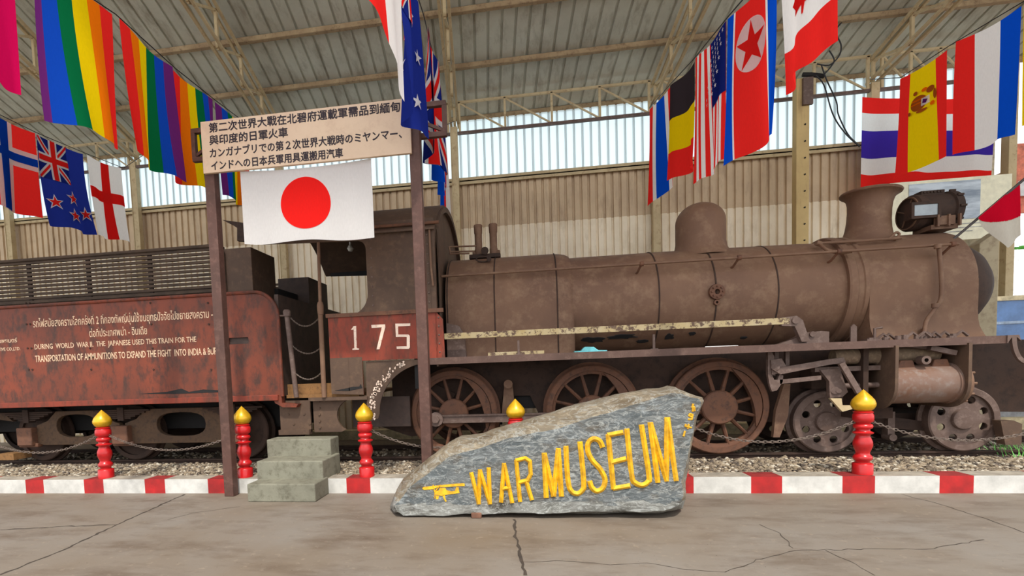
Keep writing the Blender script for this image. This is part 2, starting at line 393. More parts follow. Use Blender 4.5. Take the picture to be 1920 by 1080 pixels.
def purlin(Y, lab):
    m = MB(); z = roof_z(Y); m.box(-18, 15, Y-.025, Y+.025, z-.085, z-.012)
    m.box(-18, 15, Y-.025, Y+.05, z-.092, z-.085)
    return tag(m.build('roof_purlin', PURL, bevel=.004), lab, 'roof beam', 'roof purlins')
purlin(9.18, 'long stained purlin under the roof sheets, the lower of the two in full view')
purlin(8.2, 'long stained purlin under the roof sheets, the upper one near the top edge')
purlin(10.36, 'lowest purlin, right at the eave above the clear wall strip')
b = MB(); b.box(WL, 7.95, WY-.075, WY-.02, 4.95, 5.03); b.box(WL, 7.95, WY-.075, WY-.065, 4.9, 4.98)
tag(b.build('wall_beam', CREAMST, bevel=.004), 'long horizontal steel beam along the back wall under the clear sheets', 'beam')

COLX = [-11.23, -8.08, -4.82, -1.23, 2.46, 6.04]
CN = ['first from the left, behind the striped cross flags', 'second from the left, by the red cross flag', 'third from the left, behind the long sign board', 'just right of the long sign board', 'behind the steam dome', 'at the left edge of the big five striped flag']
TN = ['far left of the roof', 'above the rainbow flags', 'above the long sign board', 'coming down just right of the sign board', 'ending behind the steam dome', 'coming down to the big five striped flag']
def lower_z(Y): return 5.98+.19*(WY-Y)
for i, cx in enumerate(COLX):
    b = MB(); s = 1 if cx < 0 else -1
    b.box(cx-.06, cx+.06, WY-.2, WY-.09, 0, 5.95); b.box(cx-.075, cx-.06, WY-.21, WY-.08, 0, 5.95)
    tag(b.build('wall_column', CREAMST, bevel=.004), 'cream steel wall column, '+CN[i], 'column', 'wall columns')
    r = thing('roof_truss', 'cream lattice roof truss, '+TN[i], 'roof truss', (cx, WY-.1, 5.9), 'roof trusses')
    def tp(Y, up, dx=0): return Vector((cx+SKEW*(Y-10)+dx, Y, (roof_z(Y)-.16) if up else lower_z(Y)))
    for up in (True, False):
        m = MB()
        for dx in ((-.07, .07) if not up else (-.05, .05)): m.bar(tp(9.95, up, dx), tp(2.2, up, dx), .042, .045)
        m.build('top_chord' if up else 'bottom_chord', CREAMST, r, bevel=.004)
    ys = [9.9-.78*k for k in range(10)]
    for k, y in enumerate(ys[:-1]):
        m = MB(); m.bar(tp(y, False), tp(y, True), .045); m.build('post', CREAMST, r)
        m = MB(); m.bar(tp(y, True), tp(ys[k+1], False), .035); m.build('diagonal', CREAMST, r)
# lattice girders between the columns
LN = ['far left behind crossed flags', 'behind the rainbow flags', 'behind the sign board', 'in full view above the boiler', 'between dome and chimney flags', 'at its right end']
ends = COLX+[8.0]
for i in range(6):
    x0, x1 = ends[i]+.07, ends[i+1]-.07; yg = WY-.16
    r = thing('lattice_girder', 'thin cream lattice girder high on the back wall, '+LN[i], 'girder', (x0, yg, 5.8), 'lattice girders along the wall')
    m = MB(); m.bar((x0, yg, 6.40), (x1, yg, 6.40), .04); m.build('top_chord', CREAMST, r)
    m = MB(); m.bar((x0, yg, 5.83), (x1, yg, 5.83), .05); m.build('bottom_chord', STEELR, r)
    N = 4
    for k in range(N+1):
        xa = x0+.04+(x1-x0-.08)*k/N; m = MB(); m.bar((xa, yg, 5.83), (xa, yg, 6.40), .04); m.build('post', CREAMST, r)
        if k < N:
            xb = x0+.04+(x1-x0-.08)*(k+1)/N; m = MB(); m.bar((xa, yg, 6.39), (xb, yg, 5.84), .026); m.build('diagonal', CREAMST, r)
# timber pole with bolt holes and wiring
p0, p1 = q(1497, 470, 9.4), q(1505, 150, 9.4)
px_ = (p0.x+p1.x)/2
r = thing('utility_post', 'yellow square timber post with bolt holes, left of the chimney', 'post', (px_, 9.4, 0))
m = MB(); m.box(px_-.1, px_+.1, 9.33, 9.47, 0, p1.z); m.build('shaft', YELST, r, bevel=.008)
for k in range(9):
    m = MB(); z = p1.z-.75-.27*k; m.cyl((px_+.03, 9.315, z), (px_+.03, 9.34, z), .013, 8); m.build('bolt', BLACK, r)
m = MB(); m.box(px_-.02, px_+.13, 9.28, 9.33, p1.z-.45, p1.z-.02); m.build('bracket', STEELR, r)
m = MB(); m.tube([q(1505, 140, 9.3), q(1520, 140, 9.3), q(1545, 143, 9.3)], .035, 8); m.build('insulator', BLACK, r)
b = MB()
def curve(pts, n=8):
    P = [Vector(p) for p in pts]; P = [P[0]]+P+[P[-1]]; out = []
    for i in range(1, len(P)-2):
        for k in range(n):
            t_ = k/n; a, b_, c, d = P[i-1], P[i], P[i+1], P[i+2]
            out.append(.5*((2*b_)+(c-a)*t_+(2*a-5*b_+4*c-d)*t_*t_+(3*b_-a-3*c+d)*t_**3))
    out.append(P[-2]); return out
for pts in ([(1530, 142), (1545, 160), (1562, 215), (1585, 250), (1612, 275)], [(1540, 122), (1550, 150), (1568, 190), (1572, 215), (1590, 252), (1610, 272)],
            [(1555, 95), (1564, 112), (1558, 125), (1545, 140)], [(1568, 66), (1577, 85), (1573, 105), (1555, 122), (1532, 120)], [(1600, 18), (1580, 40), (1566, 56)]):
    b.tube(curve([q(u, v, 9.2) for u, v in pts]), .011, 6)
tag(b.build('electric_cable', CABLE), 'black electric cables looping down beside the timber post', 'cable')

# ================================================================== rock
def rock():
    S = lambda c: (720+c[0]/3.097, 710+c[1]/3.097)
    sil = [(35, 745), (45, 790), (90, 820), (200, 825), (350, 822), (470, 805), (560, 812), (660, 805), (770, 795), (900, 800), (1100, 790), (1250, 790), (1400, 790), (1500, 795), (1620, 785), (1700, 770), (1735, 755), (1755, 690), (1750, 600), (1770, 500), (1785, 400), (1800, 330), (1815, 240), (1840, 170), (1858, 130), (1848, 108), (1800, 95), (1750, 70), (1690, 45), (1640, 58), (1560, 65), (1400, 90), (1250, 130), (1100, 165), (1000, 200), (850, 240), (700, 290), (560, 335), (430, 350), (360, 385), (300, 430), (200, 510), (120, 570), (75, 640)]
    frt = [(62, 735), (75, 770), (110, 795), (200, 800), (350, 798), (470, 785), (560, 790), (660, 783), (770, 775), (900, 780), (1100, 772), (1250, 772), (1400, 772), (1500, 775), (1610, 765), (1680, 750), (1710, 735), (1742, 680), (1738, 600), (1757, 500), (1772, 400), (1787, 330), (1802, 240), (1826, 180), (1840, 140), (1828, 120), (1780, 108), (1728, 88), (1660, 90), (1600, 105), (1500, 135), (1370, 180), (1230, 225), (1090, 262), (980, 290), (850, 318), (700, 355), (560, 405), (450, 430), (380, 455), (320, 500), (230, 570), (150, 630), (100, 690)]
    def rs(loop, n=220):
        P = [Vector(p) for p in loop]; L = [(P[(i+1) % len(P)]-P[i]).length for i in range(len(P))]
        out = []
        for i in range(len(P)):
            k = 5
            for j in range(k): out.append(P[i].lerp(P[(i+1) % len(P)], j/k))
        return out
    sil, frt = rs(sil), rs(frt); n = len(sil)
    cen = Vector((1150, 560)); loops = []; mi = []
    fy = lambda z: 4.31+.05*z
    def onf(c):
        u, v = S(c); r_ = ray(u, v); t_ = (4.31+.05*1.3)/(r_.y-.05*r_.z); return CAMC+r_*t_
    for k in [0.0]+[.12*i for i in range(1, 8)]+[.92, 1.0]:
        loops.append([onf(cen.lerp(p, max(k, .004))) for p in frt])
    loops.append([q(*S(a.lerp(c, .55)), 4.40) for a, c in zip(frt, sil)])
    loops.append([q(*S(c), 4.56) for c in sil])
    cb = q(*S((1150, 560)), 4.56)
    loops.append([Vector((p.x, 4.8, p.z)) if p.z > .12 else Vector((p.x, 4.8, p.z+.02)) for p in loops[-1]])
    loops.append([Vector((cb.x+(p.x-cb.x)*.9, 5.0, cb.z+(p.z-cb.z)*.86)) for p in loops[-2]])
    loops.append([Vector((cb.x+(p.x-cb.x)*.4, 5.03, cb.z+(p.z-cb.z)*.4)) for p in loops[-3]])
    loops.append([Vector((cb.x, 5.03, cb.z)) for p in loops[-3]])
    V, F, Mi = [], [], []
    for li, L in enumerate(loops):
        for p in L:
            g = noise.noise(p*3.1)*.03+noise.noise(p*9)*.022+noise.noise(p*24)*.012+noise.noise(p*60)*.005
            if li <= 8: p = p+Vector((0, g*.22, 0))
            else:
                d = Vector((p.x-cb.x, 0, p.z-cb.z)).normalized()*.5+Vector((0, (-1 if li < 11 else 1)*.6, 0)); p = p+d*g*.9
            V.append((p.x, p.y, max(p.z, .02)))
    for li in range(len(loops)-1):
        for i in range(n):
            j = (i+1) % n; F.append((li*n+i, li*n+j, (li+1)*n+j, (li+1)*n+i))
            up = i > 5*25 or i < 0; low = 5*2 < i < 5*17
            zq = (V[F[-1][0]][2]+V[F[-1][2]][2])/2; xq_ = V[F[-1][0]][0]; Mi.append(2 if li < 12 and zq < .135+.05*noise.noise(Vector((xq_*4, zq*9, 1))) else 0 if li < 9 else 1)
    m = MB(); m.v, m.f, m.m = V, F, Mi
    r = thing('museum_rock', 'big grey boulder with engraved gold WAR MUSEUM lettering on the floor', 'rock', (.1, 4.65, 0))
    m.build('boulder', [ROCKF, ROCKT, ROCKB], r, ang=50)
    # engraved letters
    def smooth2(pts): return [(p.x, p.y) for p in curve([(x, y, 0) for x, y in pts], 4)]
    def stroke(mb, pts, w, hgt=.022):
        pts3 = [onf(p)+Vector((0, -.002, 0)) for p in pts]; w3 = w/3.097/186
        for a, c in zip(pts3[:-1], pts3[1:]):
            d = (c-a).normalized(); sd = d.cross(Vector((0, -1, 0))).normalized()*w3/2; e = d*w3*.18; a2, c2 = a-e, c+e
            up = Vector((0, -hgt, 0)); bk = Vector((0, .03, 0))
            mb.add([a2-sd+bk, a2+sd+bk, c2+sd+bk, c2-sd+bk, a2-sd, a2+sd, c2+sd, c2-sd, a2+up+e-sd*.08, a2+up+e+sd*.08, c2+up-e+sd*.08, c2+up-e-sd*.08],
                   [(0, 1, 2, 3), (0, 4, 5, 1), (1, 5, 6, 2), (2, 6, 7, 3), (3, 7, 4, 0), (4, 8, 9, 5), (5, 9, 10, 6), (6, 10, 11, 7), (7, 11, 8, 4), (8, 11, 10, 9)])
    LET = [[[(507, 548), (550, 725), (557, 532), (615, 725), (608, 520)]], [[(680, 715), (697, 495), (744, 718)], [(690, 640), (732, 632)]],
           [[(768, 475), (790, 712)], [(768, 475), (820, 462), (847, 480), (852, 555), (835, 590), (785, 602)], [(825, 595), (858, 702)]],
           [[(930, 435), (942, 688)], [(932, 440), (985, 680), (1012, 408)], [(1012, 408), (1030, 680)]],
           [[(1056, 395), (1066, 570), (1082, 645), (1118, 668), (1150, 650), (1160, 600), (1138, 370)]],
           [[(1268, 395), (1250, 360), (1215, 350), (1186, 375), (1185, 425), (1210, 475), (1255, 525), (1283, 585), (1270, 635), (1235, 652), (1207, 632), (1195, 598)]],
           [[(1385, 312), (1302, 328), (1332, 638), (1425, 622)], [(1320, 487), (1402, 465)]],
           [[(1410, 295), (1438, 560), (1460, 605), (1500, 618), (1533, 598), (1538, 555), (1495, 272)]],
           [[(1546, 258), (1590, 600)], [(1548, 262), (1640, 592), (1644, 230)], [(1646, 230), (1695, 590)]]]
    for k, L in enumerate(LET):
        mb = MB()
        for s_ in L: stroke(mb, smooth2(s_) if len(s_) > 6 else s_, 21 if k < 3 else 25)
        mb.build('letter', LETG, r, smooth=False)
    A = lambda c: ((780+c[0]/17.45-720)*3.097, (890+c[1]/17.45-710)*3.097)
    mb = MB()
    for poly in ([(210, 430), (260, 400), (560, 365), (900, 330), (1200, 300), (1540, 280), (1600, 300), (1590, 370), (1540, 365), (1250, 380), (980, 400), (700, 410), (560, 470), (280, 490), (225, 470)],
                 [(600, 560), (760, 500), (780, 430), (960, 430), (1000, 500), (1150, 540), (1270, 530), (1320, 400), (1400, 410), (1410, 530), (1430, 590), (1250, 620), (1000, 650), (860, 690), (640, 650)],
                 [(860, 660), (950, 650), (960, 760), (1010, 870), (960, 880), (920, 790)], [(640, 670), (760, 690), (730, 800), (660, 790)]):
        mb.plate([A(p) for p in poly], -.008, .02, f=lambda p, y: tuple(onf((p.x, p.y))+Vector((0, y, 0))))
    for pts in ([(560, 340), (610, 560)], [(800, 340), (620, 560)], [(620, 560), (610, 770)]): stroke(mb, [A(p) for p in pts], 6, .012)
    mb.build('aeroplane_emblem', LETG, r, smooth=False)
    D = lambda c: ((1260+c[0]/10.8-720)*3.097, (740+c[1]/10.8-710)*3.097)
    for L in ([[(430, 190), (410, 260), (450, 250), (460, 330)], [(420, 200), (420, 340)]], [[(400, 400), (360, 390), (345, 430), (400, 455), (420, 400), (400, 500), (330, 500)]], [[(280, 600), (270, 640), (390, 670)], [(340, 600), (320, 690)]], [[(262, 740), (236, 840)]]):
        mb = MB()
        for s_ in L: stroke(mb, [D(p) for p in s_], 9, .008)
        mb.build('small_digit', LETG, r, smooth=False)
rock()
b = MB(); p = qz(893, 976, 0); b.box(p.x-.05, p.x+.04, p.y+.06, p.y+.4, .0, .05)
tag(b.build('brick', paint('red_brown_brick', (120, 84, 66), .9), bevel=.006), 'small brown brick wedged under the front of the boulder', 'brick')

# ================================================================== steps
b = MB(); P = [(4.83, 0), (4.83, .19), (5.13, .19), (5.13, .38), (5.45, .38), (5.45, .565), (5.72, .565), (5.72, 0)]
st = MB()
for x0, x1, y0, y1, z1 in ((-2.92, -2.17, 4.83, 5.19, .19), (-2.955, -2.19, 5.1, 5.62, .38), (-3.02, -2.235, 5.46, 5.72, .57)): st.box(x0, x1, y0, y1, 0, z1)
tag(st.build('concrete_steps', CONC, smooth=False, bevel=.012), 'three grey concrete steps up to the train between two red bollards', 'steps')

# ================================================================== bollards and chains
BOL = [(-5.02, 'red turned bollard with gold tip, leftmost, in front of the tender wheels'), (-3.22, 'red turned bollard with gold tip, between the sign post and the concrete steps'),
       (-1.77, 'red turned bollard with gold tip, right of the concrete steps'), (-.115, 'red bollard of which only the gold tip and neck show above the boulder'),
       (1.52, 'red bollard hidden behind the tall end of the boulder'), (3.2, 'red turned bollard with gold tip, rightmost, in front of the small wheels')]
BY = 5.315
prof = [(0, 0), (.072, 0), (.072, .115), (.066, .122), (.05, .13), (.05, .15), (.064, .165), (.068, .19), (.06, .21), (.05, .225), (.047, .245), (.06, .29), (.068, .33), (.066, .37), (.055, .41), (.048, .435), (.05, .45), (.07, .462), (.072, .475), (.05, .49), (.048, .51), (.064, .525), (.068, .545), (.062, .565), (.05, .575), (.052, .585), (.07, .6), (.073, .63), (.072, .67), (.062, .695), (.07, .705), (.06, .715), (.05, .72), (.048, .725), (0, .725)]
gp = [(0, .722), (.05, .722), (.066, .738), (.078, .765), (.079, .785), (.07, .815), (.05, .845), (.028, .872), (.012, .892), (0, .905)]
for i, (x, lab) in enumerate(BOL):
    if i == 0:
        root = thing('bollard', lab, 'bollard', (x, BY, .165), 'red bollards along the kerb')
        m = MB(); m.lathe([(r_*1.16, h_*.85+.165) for r_, h_ in prof], (x, BY, 0), n=28); body = m.build('shaft', BRED, root, ang=60)
        m = MB(); m.lathe([(r_*1.26, .612+(h_-.722)*1.12+.165) for r_, h_ in gp], (x, BY, 0), n=28); m.build('finial', GOLD, root, ang=60)
    else: dup(root, (x, BY, .165), lab)
def chain(a, c, sag, lab, seed=0):
    a, c = Vector(a), Vector(c); L = (c-a).length*1.04; nl = int(L/.034); m = MB(); P = []
    for i in range(nl*4+1):
        t_ = i/(nl*4); p = a.lerp(c, t_); p.z -= 4*sag*t_*(1-t_); P.append(p)
    ang0 = 0
    for i in range(nl):
        p = P[i*4+2]; d = (P[min(i*4+4, len(P)-1)]-P[i*4]).normalized(); u = Vector((0, 1, 0)) if i % 2 else d.cross(Vector((0, 1, 0))).normalized()
        u = (u+Vector((0, 0, .35 if i % 2 else 0))).normalized(); u = (u-d*u.dot(d)).normalized()
        ring = [p+d*.025*math.cos(2*PI*k/10)+u*.012*math.sin(2*PI*k/10) for k in range(10)]
        m.tube(ring, .0036, 5, closed=True)
    return tag(m.build('chain', CHAINM), lab, 'chain', 'chains between the bollards')
zc = .165+.60*.85
for x0, x1, s, lab in ((-6.75, -5.09, .2, 'thin steel chain hanging left of the leftmost bollard'), (-4.95, -3.29, .19, 'thin steel chain hanging between the two bollards left of the steps'), (-1.70, -.19, .2, 'thin steel chain behind the right sign post, running from the steps towards the boulder'),
                       (1.59, 3.13, .19, 'thin steel chain hanging between the boulder and the rightmost bollard'), (3.27, 4.95, .2, 'thin steel chain hanging right of the rightmost bollard')):
    chain((x0, BY, zc), (x1, BY, zc), s, lab)

# ================================================================== lettering helper
def text_into(mb, body, x0, x1, z0, z1, y, depth=.003, offset=0.0, mi=0, keep=False):
    cu = bpy.data.curves.new('lettering', 'FONT'); cu.body = body; cu.size = 1; cu.extrude = .01; cu.offset = offset; cu.resolution_u = 2
    o = bpy.data.objects.new('lettering', cu); COL.objects.link(o)
    dg = bpy.context.evaluated_depsgraph_get(); me = bpy.data.meshes.new_from_object(o.evaluated_get(dg))
    bpy.data.objects.remove(o); bpy.data.curves.remove(cu)
    vs = [v.co.copy() for v in me.vertices]
    if not vs: return
    ax, bx = min(v.x for v in vs), max(v.x for v in vs); az, bz = min(v.y for v in vs), max(v.y for v in vs)
    if keep: az, bz = 0, .72
    V = [(x0+(v.x-ax)/(bx-ax)*(x1-x0), y-depth if v.z > 0 else y+.002, z0+(v.y-az)/(bz-az)*(z1-z0)) for v in vs]
    mb.add(V, [tuple(p.vertices) for p in me.polygons], mi); bpy.data.meshes.remove(me)

# ================================================================== sign frame
PYY = 5.1
pxl, pxr = -3.27, -1.035
sg = thing('sign_frame', 'tall brown steel frame with a cream board of dark Chinese and Japanese writing', 'sign', ((pxl+pxr)/2, PYY, 0))
for x in (pxl, pxr):
    m = MB(); m.box(x-.055, x+.055, PYY-.05, PYY+.05, 0, 3.97); m.build('post', POST, sg, bevel=.006)
for z in (3.99, 3.69):
    m = MB(); m.box(-3.52, -.72, PYY+.05, PYY+.1, z-.025, z+.025); m.build('crossbar', POST, sg, bevel=.004)
for xa, xb in ((-3.5, pxl), (-.74, pxr)):
    m = MB(); m.bar((xa, PYY+.075, 3.69), (xa, PYY+.075, 3.99), .045); m.build('end_bar', POST, sg)
    m = MB(); m.bar((xa, PYY+.075, 3.72), (xb, PYY+.075, 3.86), .03); m.build('brace', POST, sg)
m = MB(); m.box(-3.31, -1.06, PYY-.085, PYY-.05, 3.47, 4.0); board = m.build('board', CREAMB, sg, bevel=.003)
yb = PYY-.085
def trow(body, pa, pb, h, off=.0):
    a, c = q(*pa, yb), q(*pb, yb); z = (a.z+c.z)/2; tx = MB()
    for k, (ex, ez) in enumerate(((-.0022, 0), (.0022, 0), (0, -.002), (0, .002))): text_into(tx, body, a.x+ex, c.x+ex, z-h/2+ez, z+h/2+ez, yb, .002+.0004*k, off)
    tx.build('text_line', INK, board, smooth=False, fix=False)
def R4(x, y): return (380+x/4.8, 180+y/4.8)
trow('第二次世界大戰在北碧府運載軍需品到緬甸', R4(58, 292), R4(1775, 90), .098)
trow('與印度的日軍火車', R4(62, 400), R4(765, 325), .096)
trow('カンガナブリでの第２次世界大戦時のミヤンマー、', R4(65, 510), R4(1790, 340), .096)
trow('インドへの日本兵軍用具運搬用汽車', R4(78, 625), R4(1262, 515), .094)

# ================================================================== flags
def poly_star(cx, cy, r, n=5, rot=-90, inner=.38, ax=1.0):
    return [(cx+ax*(r if i % 2 == 0 else r*inner)*math.cos(math.radians(rot+180/n*i)), cy+(r if i % 2 == 0 else r*inner)*math.sin(math.radians(rot+180/n*i))) for i in range(2*n)]
def rect(a, b_, c, d): return [(a, c), (b_, c), (b_, d), (a, d)]
def ell(cx, cy, rx, ry, n=40): return [(cx+rx*math.cos(2*PI*i/n), cy+ry*math.sin(2*PI*i/n)) for i in range(n)]
def flag(label, A, B, h, base, layers=(), amp=.05, k=1.2, ph=0., drift=(0, 0, 0), gather=0., cat='flag', group=None, name='flag', hb=None, curl=0, NS=24, NT=32, horizontal=False):
    """A,B: ends of the top edge; h: drop; base: list of (from, to, material) stripes across s (or down t)."""
    A, B = Vector(A), Vector(B); d = (B-A); nrm = Vector((-d.y, d.x, 0)).normalized(); drift = Vector(drift); hb = hb or h
    def S(s, t, off=0.):
        ss = .5+(s-.5)*(1-gather*t); hh = h*(1-s)+hb*s
        w = amp*(.25+.75*t)*math.sin(2*PI*(k*s+ph)+.8*t)+.35*amp*t*math.sin(2*PI*(2.3*k*s+ph*2.1)-1.3*t)
        p = A+d*ss+Vector((0, 0, -hh*t))+drift*t*t+nrm*(w+curl*t*(s-.5))
        p += Vector((0, 0, -.03*math.sin(PI*s)*(1-t)-.012*math.sin(3*PI*s+ph*6)*t)); return p+nrm*off
    mats = []; m = MB()
    def mi(x):
        if x not in mats: mats.append(x)
        return mats.index(x)
    lines = sorted(set([round(i/NS, 5) for i in range(NS+1)]+[round(x, 5) for st_ in base for x in st_[:2]])); rows = [i/NT for i in range(NT+1)]
    if horizontal: rows, lines = lines, rows
    vs = [S(s, t_) for t_ in rows for s in lines]; nl = len(lines)
    for i in range(len(rows)-1):
        fs = {}
        for j in range(nl-1):
            c = (rows[i]+rows[i+1])/2 if horizontal else (lines[j]+lines[j+1])/2
            mm = next(x[2] for x in base if x[0]-1e-6 <= c <= x[1]+1e-6); m.f.append((i*nl+j, i*nl+j+1, (i+1)*nl+j+1, (i+1)*nl+j)); m.m.append(mi(mm))
    m.v = [tuple(v) for v in vs]
    for li, (mat, poly) in enumerate(layers):
        bm = bmesh.new(); vv = [bm.verts.new((x, y, 0)) for x, y in poly]
        for tri in tessellate_polygon([[Vector((x, y, 0)) for x, y in poly]]): bm.faces.new([vv[i_] for i_ in tri])
        xs, ys = [p[0] for p in poly], [p[1] for p in poly]
        for i in range(NS+1):
            if min(xs) < i/NS < max(xs): bmesh.ops.bisect_plane(bm, geom=bm.verts[:]+bm.edges[:]+bm.faces[:], plane_co=(i/NS, 0, 0), plane_no=(1, 0, 0))
        for i in range(NT+1):
            if min(ys) < i/NT < max(ys): bmesh.ops.bisect_plane(bm, geom=bm.verts[:]+bm.edges[:]+bm.faces[:], plane_co=(0, i/NT, 0), plane_no=(0, 1, 0))
        bm.verts.index_update()
        for sg_ in (1, -1):
            off = sg_*(.003+.0016*li); V = [S(v.co.x, v.co.y, off) for v in bm.verts]; m.add(V, [tuple(v.index for v in fc.verts) for fc in bm.faces], mi(mat))
        bm.free()
    ob = m.build(name, mats, ang=180, fix=False); tag(ob, label, cat, group)
    return ob
RB = [FRED, FORANGE, FYEL, FGREEN, FBLUE, FPURP]
def stripes(ms, w=None):
    w = w or [1]*len(ms); T = sum(w); x = 0; out = []
    for mm, ww in zip(ms, w): out.append((x/T, (x+ww)/T, mm)); x += ww
    return out
def Q3(s, t_): return (s, t_)
# left near row (plane x = -3.9)
XL = -3.9
G1 = 'flags hanging in the near left row'
flag('plain crimson flag, cut off by the top left corner', (XL, 2.85, 4.75), (XL, 3.63, 4.75), 1.13, [(0, 1, FPINK)], amp=.04, group=G1)
flag('largest rainbow flag, purple stripe at left, red at right, near top left', (XL, 3.82, 4.83), (XL, 4.62, 4.9), 1.27, stripes(RB[::-1], [.4, .95, 1, 1.1, 1.15, 1.3]), amp=.08, k=.9, ph=.2, drift=(0, .06, 0), group=G1)
flag('rainbow flag with red stripe at left, second from the near top left', (XL, 4.68, 4.9), (XL, 5.44, 4.87), 1.27, stripes(RB), amp=.08, k=1.0, ph=.6, drift=(0, .05, 0), group=G1)
flag('rainbow flag with red stripe at left, half covered by the cream sign board', (XL, 5.48, 4.86), (XL, 6.2, 4.9), 1.24, stripes(RB), amp=.08, k=.9, ph=.1, group=G1)
flag('rainbow flag whose purple and blue corner shows under the cream sign board', (XL, 6.26, 4.9), (XL, 7.0, 4.95), 1.18, stripes(RB[::-1]), amp=.05, k=1.1, ph=.4, group=G1)
# left far row (plane x = -7.1)
XF = -7.1; G2 = 'flags hanging in the far left row'
def cross(col, s0, s1, t0, t1): return [(col, rect(s0, s1, 0, 1)), (col, rect(0, 1, t0, t1))]
flag('red flag with blue and white cross at the left edge', (XF, 5.75, 5.03), (XF, 6.72, 5.03), 1.25, [(0, 1, FRED)], cross(FWHITE, .36, .64, .26, .46)+cross(FBLUE, .43, .57, .315, .405), amp=.05, ph=.3, group=G2)
def union(s0, s1, t0, t1, flip=False):
    w, h = s1-s0, t1-t0
    def R_(pts): return [(s0+x*w, t0+y*h) for x, y in pts]
    L = [(FNAVY, R_(rect(0, 1, 0, 1)))]
    a, bb = .09, .12
    L += [(FWHITE, R_([(0, 0), (a, 0), (1, 1-bb), (1, 1), (1-a, 1), (0, bb)])), (FWHITE, R_([(1, 0), (1, bb), (a, 1), (0, 1), (0, 1-bb), (1-a, 0)]))]
    a, bb = .035, .05
    L += [(FRED, R_([(0, 0), (a, 0), (1, 1-bb), (1, 1), (1-a, 1), (0, bb)])), (FRED, R_([(1, 0), (1, bb), (a, 1), (0, 1), (0, 1-bb), (1-a, 0)]))]
    L += [(FWHITE, R_(rect(.36, .64, 0, 1))), (FWHITE, R_(rect(0, 1, .38, .62))), (FRED, R_(rect(.42, .58, 0, 1))), (FRED, R_(rect(0, 1, .43, .57)))]
    return L
def nzstars(pts, r=.07):
    L = []
    for s, t_ in pts: L += [(FWHITE, poly_star(s, t_, r*1.35, ax=1.5)), (FRED, poly_star(s, t_, r*.95, ax=1.5))]
    return L
flag('navy flag with red and white corner cross and four red stars, far left', (XF, 6.76, 5.03), (XF, 7.55, 5.07), 1.28, [(0, 1, FNAVY)], union(0, .55, 0, .46)+nzstars([(.16, .72), (.52, .63), (.48, .84), (.86, .76)]), amp=.06, ph=.15, drift=(0, .15, 0), group=G2)
flag('white flag with red cross, hanging above the slatted tender', (XF, 7.6, 5.08), (XF, 8.33, 5.14), 1.29, [(0, 1, FWHITE)], [(FRED, rect(.4, .62, 0, 1)), (FRED, rect(0, 1, .38, .52))], amp=.05, ph=.7, drift=(0, .1, 0), group=G2)
# middle row (plane x = -0.95), seen almost edge on
G3 = 'flags hanging in the row beside the sign'
flag('red and white flag with drooping white lower half, at top beside the sign board', (-1.06, 3.3, 4.78), (-.87, 4.06, 4.8), .95, stripes([FRED, FWHITE], [1, 1.2]), amp=.06, k=.8, ph=.35, hb=1.32, drift=(.03, .04, 0), group=G3)
flag('crumpled navy flag with white stars hanging in front of the sign board end', (-.93, 4.1, 4.8), (-.93, 4.92, 4.82), 1.28, [(0, 1, FNAVY)], union(0, .5, 0, .45)+[(FWHITE, poly_star(s, t_, .06, ax=1.5)) for s, t_ in ((.7, .2), (.5, .62), (.85, .45), (.75, .8))], amp=.09, k=1.1, ph=.5, group=G3)
flag('blue flag with red and white crossed stripes, behind the sign end bracket', (-.92, 5.3, 4.88), (-.95, 6.1, 4.95), 1.3, [(0, 1, FNAVY)], union(0, 1, 0, 1), amp=.09, k=1.0, ph=.8, group=G3)
flag('bright blue flag with narrow red cross, near the roof truss beside the sign', (-.98, 6.15, 4.95), (-1.02, 6.95, 5.0), 1.32, [(0, 1, FRB)], cross(FWHITE, .38, .62, .3, .5)+cross(FRED, .45, .55, .35, .45), amp=.07, k=1.1, ph=.2, group=G3)
flag('red, blue and white flag just above the cab roof', (-1.08, 7.0, 5.0), (-1.14, 7.9, 5.08), 1.52, stripes([FRED, FRB, FWHITE], [1.1, .4, 1.3]), amp=.06, k=1.2, ph=.45, group=G3)
# right row (plane x = 1.95)
XR = 1.95; G4 = 'flags hanging in the right row'
flag('smallest striped flag, red white blue white red, farthest of its row above the dome', (XR, 8.12, 5.1), (XR, 7.1, 4.88), 1.42, stripes([FRED, FWHITE, FRB, FWHITE, FRED], [1.2, 1, 1.8, .8, .6]), amp=.05, k=.7, ph=.55, hb=1.25, group=G4)
bel = flag('black, yellow and red flag with the colours one above the other', (XR, 7.03, 4.86), (XR, 6.12, 4.63), 1.2, [(0, .37, FBLACK), (.37, .72, FYEL), (.72, 1, FRED)], amp=.07, k=.9, ph=.6, hb=1.12, group=G4, horizontal=True)
stars = [(.545+.1*i+(.05 if j % 2 else 0), .04+.05*j) for j in range(10) for i in range(5) if .545+.1*i+(.05 if j % 2 else 0) < .99]
flag('flag of red and white stripes with white stars on a navy corner', (XR, 6.08, 4.64), (XR, 5.22, 4.47), 1.36, stripes([FRED, FWHITE]*6+[FRED]), [(FNAVY, rect(.5, 1, 0, .5))]+[(FWHITE, poly_star(s, t_, .02, ax=1.45)) for s, t_ in stars], amp=.035, k=1.3, ph=.55, hb=1.25, group=G4)
flag('red flag with blue borders and a red star in a white disc', (XR, 5.18, 4.46), (XR, 4.3, 4.24), 1.33, stripes([FRB, FWHITE, FRED, FWHITE, FRB], [1.35, .3, 4.2, .3, 1.35]), [(FWHITE, ell(.52, .29, .26, .17)), (FRED, poly_star(.52, .295, .165, ax=1.5))], amp=.055, k=.8, ph=.6, hb=1.2, group=G4)
